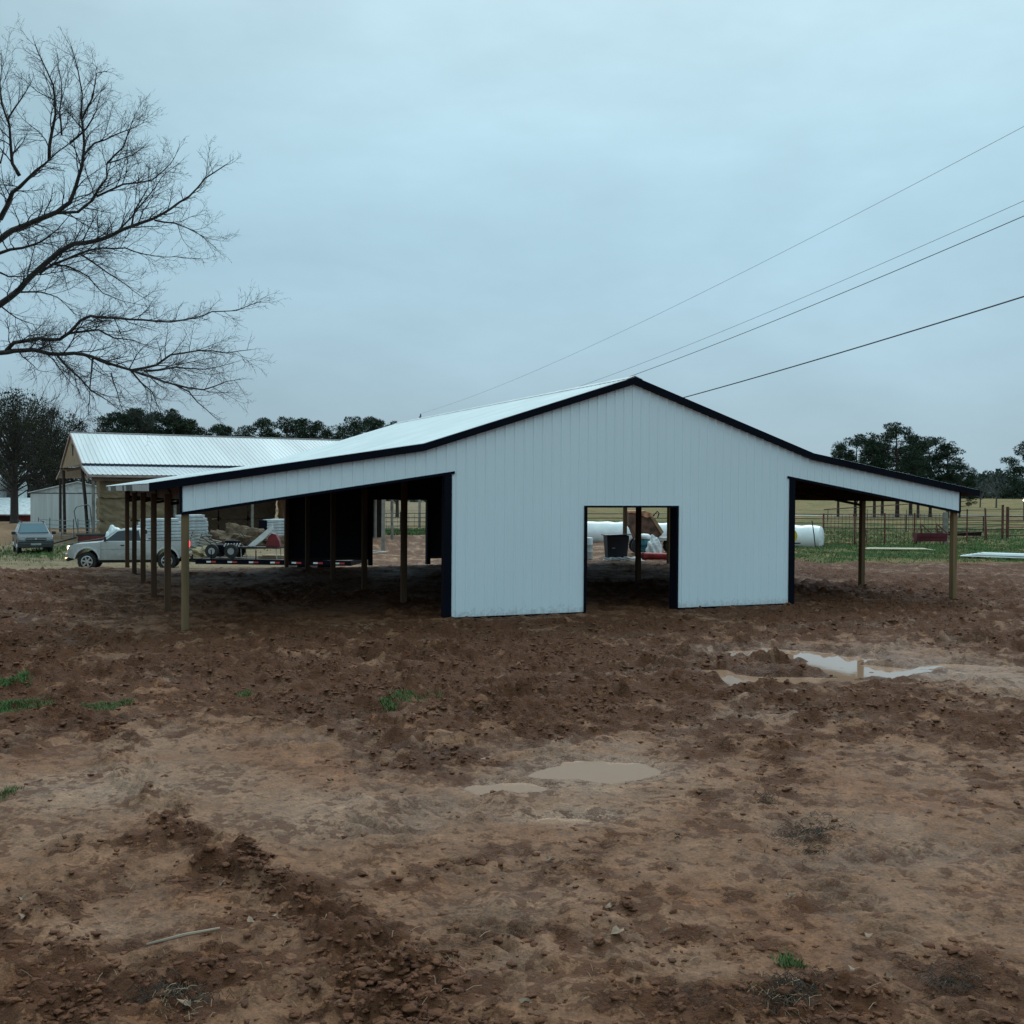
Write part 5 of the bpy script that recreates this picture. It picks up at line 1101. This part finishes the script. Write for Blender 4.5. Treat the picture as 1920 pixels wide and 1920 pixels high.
def npmesh(name,V,Fs,m,parent=None):
    v=np.concatenate(V); f=np.concatenate(Fs); me=bpy.data.meshes.new(name); me.vertices.add(len(v)); me.vertices.foreach_set('co',v.ravel().astype(np.float32)); me.loops.add(len(f)*4); me.loops.foreach_set('vertex_index',f.ravel().astype(np.int32)); me.polygons.add(len(f)); me.polygons.foreach_set('loop_start',(np.arange(len(f))*4).astype(np.int32)); me.update(calc_edges=True); me.materials.append(m)
    o=bpy.data.objects.new(name,me); COL.objects.link(o); o.parent=parent; return o
M_pine=mat('pine_needles',(.036,.056,.032),.8,0,.2,.7,col2=(.016,.028,.018),spec=.1)
M_oak=mat('dark_evergreen_leaf',(.045,.045,.028),.8,0,.2,.8,col2=(.020,.024,.017),spec=.1)
def pinetree(seed,H,W,low=.35,leafs=95,m=M_pine):
    """returns (trunk MB, foliage arrays) for a broad loblolly-like pine"""
    rs=np.random.RandomState(seed); r=random.Random(seed); tk=MB(); V=[];Fs=[]
    bend=r.uniform(-.04,.04)*H; tk.tube([(0,0,-.2),(0,0,H*.25),(bend*.5,0,H*.6),(bend,0,H*.93)],[.022*H,.018*H,.012*H,.004*H],7)
    nb=27
    for k in range(nb):
        f=low+(1-low)*(k+.5)/nb; z=H*f; a=k*2.4+r.uniform(-.5,.5); prof=math.sin(PI*min(1,(f-low)/(1-low)*.82+.18))**.7
        L=W*.5*prof*r.uniform(.65,1.12); x0=bend*f; el=r.uniform(.05,.45)
        tip=Vector((x0+math.cos(a)*L,math.sin(a)*L,z+L*el)); base=Vector((x0,0,z-.05*H*(1-f)))
        mid=base.lerp(tip,.5)+Vector((0,0,-.06*L)); tk.tube([base,mid,tip],[.0075*H*(1.1-f*.6),.005*H*(1.1-f*.6),.002*H],4,cap=False)
        nc=max(2,int(L/ .62))
        for j in range(nc):
            t=.38+.62*(j+1)/nc; c=base.lerp(tip,t); c=np.array([c.x+r.uniform(-.4,.4),c.y+r.uniform(-.5,.5),c.z+r.uniform(-.05,.45)])
            s=r.uniform(.44,.84)*H/11; clump(V,Fs,c,s,s*.6,leafs,.045*H/11,.22*H/11,rs)
    for j in range(4): clump(V,Fs,np.array([bend+r.uniform(-.4,.4),r.uniform(-.4,.4),H*(.93+.05*j/4)]),.55*H/11,.45*H/11,leafs,.028*H/11,.20*H/11,rs)
    return tk,V,Fs
PV=[]
def place_pine(var,px,ytop,Y,label,sx=1.0,rz=0,group=None,zb=None):
    x,y=gy(px,Y); z0=hz(x,y); top=at(px,ytop,Y).z; H=top-z0
    src=PV[var]
    if src['first'] is None:
        T=thing('pine_tree',label,'tree',(x,y,z0),rz,group); src['tk'].build('trunk',M_pbark,T); npmesh('crown',src['V'],src['F'],M_pine,T); src['first']=T; o=T
    else:
        o=copy_tree(src['first']); o.location=(x,y,z0); o.rotation_euler=(0,0,rz); tag(o,label,'tree',group)
    k=H/src['H']; o.scale=(k*sx,k*sx,k); return o
for s,(H,W,low) in enumerate([(11,6.2,.30),(11,7.4,.34),(11,5.2,.42),(11,8.2,.24)]):
    tk,V,Fs=pinetree(20+s,H,W,low); PV.append(dict(tk=tk,V=V,F=Fs,H=H,first=None))
GP_='pines in the paddock beyond the right lean-to'
for i,(v,px,yt,Y,sx,lab) in enumerate([
 (0,1572,838,142,.95,'small pine at the left end of the paddock grove, low on the lean-to roof'),
 (1,1604,822,146,1.0,'round-topped pine, second from the left end of the paddock grove'),
 (2,1640,830,138,1.0,'narrow pine in the dip left of the tallest pine'),
 (1,1683,801,140,1.12,'tallest pine of the right grove with a flat spreading top'),
 (0,1708,822,150,1.15,'pine half hidden just behind the tallest one on its right'),
 (3,1745,824,143,1.0,'broad rounded pine right of the tallest in the grove'),
 (2,1778,838,139,1.15,'pine sloping down to the right side of the grove'),
 (3,1800,872,136,.95,'lowest bushy pine at the right end of the grove'),
 (2,1655,838,150,1.1,'thin pine seen between the trunks behind the tallest pine'),
 (0,1722,850,134,1.1,'low front pine whose boughs fill the base of the grove'),
 (3,1928,832,128,.85,'dark pine at the right frame edge beyond the corral'),
 (1,2000,850,150,.9,'pine just outside the right edge behind the dark one')]):
    place_pine(v,px,yt,Y,lab,sx,i*1.7,GP_)
GL_='pines on the skyline behind the old hay barn'
for i,(v,px,yt,Y,sx) in enumerate([(2,212,782,185,1.3),(1,240,776,190,1.0),(0,262,774,182,1.0),(3,288,779,188,.9),(1,315,777,186,.95),(2,338,785,184,1.2),(0,352,796,190,.9),
 (2,408,802,205,1.1),(0,430,806,200,.8),(1,462,808,205,.7),(2,492,791,200,1.0),(1,535,790,198,.95),(0,562,791,204,1.0),(3,592,795,200,.8),(2,618,812,205,.9),(1,668,790,198,.85),(2,692,789,204,1.0),(0,712,794,200,.8),(2,735,798,205,.8)]):
    nm=['left','mid-left','centre','mid-right','right']
    ordl=['first','second','third','fourth','fifth','sixth','seventh','eighth','ninth','tenth','eleventh','twelfth','thirteenth','fourteenth','fifteenth','sixteenth','seventeenth','eighteenth','nineteenth']
    place_pine(v,px,yt,Y,f"distant pine over the barn roofs, {ordl[i]} from the left",sx,i*2.1,GL_)
def leafy(name,label,px,Y,ytop,W,seed,low=.25,n=70,leafs=60,group=None,trunk_r=.3,m=M_oak,ls=1.0):
    x,y=gy(px,Y); z0=hz(x,y); H=at(px,ytop,Y).z-z0; T=thing(name,label,'tree',(x,y,z0),0,group); rs=np.random.RandomState(seed); r=random.Random(seed)
    tk=MB(); tk.tube([(0,0,-.2),(0,0,.4),(0,0,H*.3),(.1,0,H*.5)],[trunk_r*1.35,trunk_r,trunk_r*.85,trunk_r*.5],9); V=[];Fs=[]
    for k in range(n):
        f=low+(1-low)*r.random()**.8; a=r.uniform(0,2*PI); pr=math.sqrt(max(0.02,1-((f-low)/(1-low)*1.25-.35)**2)) if f>low else .5; L=W*.5*pr*r.uniform(.25,1)**.5
        tip=Vector((math.cos(a)*L,math.sin(a)*L*.8,H*f)); b0=Vector((0,0,H*min(.5,f*.6))); tk.tube([b0,b0.lerp(tip,.5)+Vector((0,0,.2)),tip],[.07*H/12,.045*H/12,.015],4,cap=False)
        s=r.uniform(.6,1.15)*H/13; clump(V,Fs,np.array(tip),s,s*.75,leafs,.055*ls,.17*ls,rs)
    tk.build('trunk',M_bark,T); npmesh('crown',V,Fs,m,T); return T
leafy('evergreen_oak','big dark spreading tree with thick forked trunk at the left edge',27,112,738,9.5,31,.30,95,90,None,.42)
leafy('evergreen_oak','rounded dark tree behind the old barn gable',86,128,772,6.5,32,.12,75,80,None,.25)
leafy('cedar_tree','pointed dark cedar just left of the hay barn ridge',135,133,783,4.6,33,.1,60,70,None,.2)
leafy('evergreen_oak','dark leafy tree cut by the left frame edge behind the bin',-30,122,745,8,34,.2,70,80,None,.3)
leafy('undergrowth_tree','low dark bushy tree filling the gap behind the metal shed',100,138,845,9,35,.0,60,80,None,.15)
leafy('undergrowth_tree','low dark bushy tree behind the red shed roof',15,140,850,10,36,.0,60,80,None,.15)
baretree('bare_tree','grey leafless tree rising highest behind the big dark tree',18,975,132,18.2,1.3,41,M_gt)
baretree('bare_tree','grey leafless tree behind the dark trees, left of the barn gable',72,975,138,18.2,1.3,42,M_gt)
baretree('bare_tree','shorter grey leafless tree right above the gable peak',112,975,142,14.8,1.2,43,M_gt)
baretree('bare_tree','small pale leafless tree between the cedar and the skyline pines',180,975,165,14,1.4,44,M_gt)
for i,(px,Y,H) in enumerate([(655,150,9),(745,152,9),(825,155,8)]):
    leafy('field_tree',['dark tree left in the rear door view, beyond the field fence','dark tree in the middle of the rear door view','dark tree right in the rear door view'][i],px,Y,925-H*F/Y*.75,7,50+i,.25,40,60,None,.25)
baretree('bare_tree','pale grey leafless tree at the foot of the wooded hill',1868,940,210,8.5,1.4,45,M_gt,None,4,.8)
baretree('bare_tree','pale grey leafless bushy tree left of its twin under the hill',1838,940,215,7,1.5,46,M_gt,None,4,.8)
def hillwood():
    rs=np.random.RandomState(3); V=[];Fs=[]
    for i in range(1000):
        Y=rs.uniform(380,560); x=rs.uniform(-.62,.72)*Y
        if x<-.1*Y and rs.rand()<.4: continue
        z=hz(x,Y); hh=rs.uniform(7,9)+(Y-380)*.02+2.5*math.sin(x*.02+1)-1.5*math.sin(x*.045); s=rs.uniform(2.2,4.2)
        if x<0: hh*=.6
        for j in range(6):
            zz=z+hh*(.15+.16*j); clump(V,Fs,np.array([x+rs.normal(0,.8),Y+rs.normal(0,.8),zz]),s*(1.15-.12*j),s*.6,40,.5,.9,rs)
    o=npmesh('hill_woodland',V,Fs,mat('hill_foliage',(.035,.058,.042),.8,0,.2,.05,col2=(.022,.04,.032))); tag(o,'dark wooded ridge along the far side of the fields','woodland',kind='stuff')
hillwood()
def yardlamp():
    p=at(1897,937.5,127); z0=hz(p.x,p.y); T=thing('yard_lamp','small lit yard lamp glowing in front of the dark right-hand pine','lamp',(p.x,p.y-3,z0))
    mb=MB(); mb.tube([(0,0,0),(0,0,p.z-z0)],.05,6); mb.build('lamp_post',M_steel,T)
    mb=MB(); mb.lathe([(.001,-.12),(.11,-.06),(.14,.02),(.08,.1),(.001,.12)],12,(0,-.1,p.z-z0)); mb.build('lamp_globe',emis('lamp_on',(1,.95,.85),7),T,smooth=True)
yardlamp()
# ------------------------------------------------------------------ world, light, render
def world():
    w=bpy.data.worlds.new('World'); sc.world=w; w.use_nodes=True; nt=w.node_tree; N=nt.nodes; L=nt.links; N.clear()
    out=N.new('ShaderNodeOutputWorld'); bg=N.new('ShaderNodeBackground'); L.new(bg.outputs[0],out.inputs[0])
    tc=N.new('ShaderNodeTexCoord'); sep=N.new('ShaderNodeSeparateXYZ'); L.new(tc.outputs['Generated'],sep.inputs[0])
    cr=N.new('ShaderNodeValToRGB'); L.new(sep.outputs['Z'],cr.inputs[0]); e=cr.color_ramp.elements
    e[0].position=0; e[0].color=(.36,.515,.60,1); e[1].position=1; e[1].color=(.95,1.40,1.50,1)
    for p,c in((.05,(.37,.525,.615)),(.12,(.385,.56,.665)),(.22,(.39,.59,.70)),(.31,(.415,.615,.715)),(.42,(.48,.67,.755)),(.6,(.76,1.06,1.17))):
        q=e.new(p); q.color=(*c,1)
    mp=N.new('ShaderNodeMapping'); mp.inputs['Scale'].default_value=(1.5,1.5,3.6); L.new(tc.outputs['Generated'],mp.inputs[0])
    nz=N.new('ShaderNodeTexNoise'); nz.inputs['Scale'].default_value=1.5; nz.inputs['Detail'].default_value=5; nz.inputs['Distortion'].default_value=.6; L.new(mp.outputs[0],nz.inputs[0])
    mr=N.new('ShaderNodeMapRange'); mr.inputs[1].default_value=.3; mr.inputs[2].default_value=.7; mr.inputs[3].default_value=.91; mr.inputs[4].default_value=1.09; L.new(nz.outputs[0],mr.inputs[0])
    # brighter patch of cloud towards the upper right
    dt=N.new('ShaderNodeVectorMath'); dt.operation='DOT_PRODUCT'; L.new(tc.outputs['Generated'],dt.inputs[0]); dt.inputs[1].default_value=Vector((.16,.82,.50)).normalized()
    n2=N.new('ShaderNodeTexNoise'); n2.inputs['Scale'].default_value=5; n2.inputs['Detail'].default_value=9; n2.inputs['Roughness'].default_value=.6; L.new(mp.outputs[0],n2.inputs[0])
    m3=N.new('ShaderNodeMapRange'); m3.inputs[1].default_value=.3; m3.inputs[2].default_value=.7; m3.inputs[3].default_value=.955; m3.inputs[4].default_value=1.045; L.new(n2.outputs[0],m3.inputs[0])
    m4=N.new('ShaderNodeMath'); m4.operation='MULTIPLY'; L.new(mr.outputs[0],m4.inputs[0]); L.new(m3.outputs[0],m4.inputs[1])
    m2=N.new('ShaderNodeMapRange'); m2.interpolation_type='SMOOTHSTEP'; m2.inputs[1].default_value=.80; m2.inputs[2].default_value=1.0; m2.inputs[3].default_value=.90; m2.inputs[4].default_value=1.12; L.new(dt.outputs['Value'],m2.inputs[0])
    mu=N.new('ShaderNodeMath'); mu.operation='MULTIPLY'; L.new(m4.outputs[0],mu.inputs[0]); L.new(m2.outputs[0],mu.inputs[1])
    sv=N.new('ShaderNodeVectorMath'); sv.operation='SCALE'; L.new(cr.outputs[0],sv.inputs[0]); L.new(mu.outputs[0],sv.inputs['Scale'])
    sky=N.new('ShaderNodeTexSky'); sky.sky_type='NISHITA'; sky.sun_disc=False; sky.sun_elevation=math.radians(46); sky.sun_rotation=math.radians(SUNROT)
    s2=N.new('ShaderNodeVectorMath'); s2.operation='SCALE'; L.new(sky.outputs[0],s2.inputs[0]); s2.inputs['Scale'].default_value=.004
    ad=N.new('ShaderNodeVectorMath'); ad.operation='ADD'; L.new(sv.outputs[0],ad.inputs[0]); L.new(s2.outputs[0],ad.inputs[1])
    L.new(ad.outputs[0],bg.inputs[0]); bg.inputs[1].default_value=1.0
SUNROT=12
world()
sl=bpy.data.lights.new('sun','SUN'); sl.energy=1.2; sl.angle=math.radians(30); sl.color=(1,.98,.96)
so=bpy.data.objects.new('sun',sl); COL.objects.link(so)
el,az=math.radians(46),math.radians(SUNROT); sd=Vector((math.sin(az)*math.cos(el),math.cos(az)*math.cos(el),math.sin(el))); so.rotation_euler=sd.to_track_quat('Z','Y').to_euler()
sc.view_settings.view_transform='Standard'; sc.view_settings.look='None'; sc.view_settings.gamma=1; sc.view_settings.exposure=0
sc.render.engine='CYCLES'; sc.render.resolution_x=1024; sc.render.resolution_y=1024
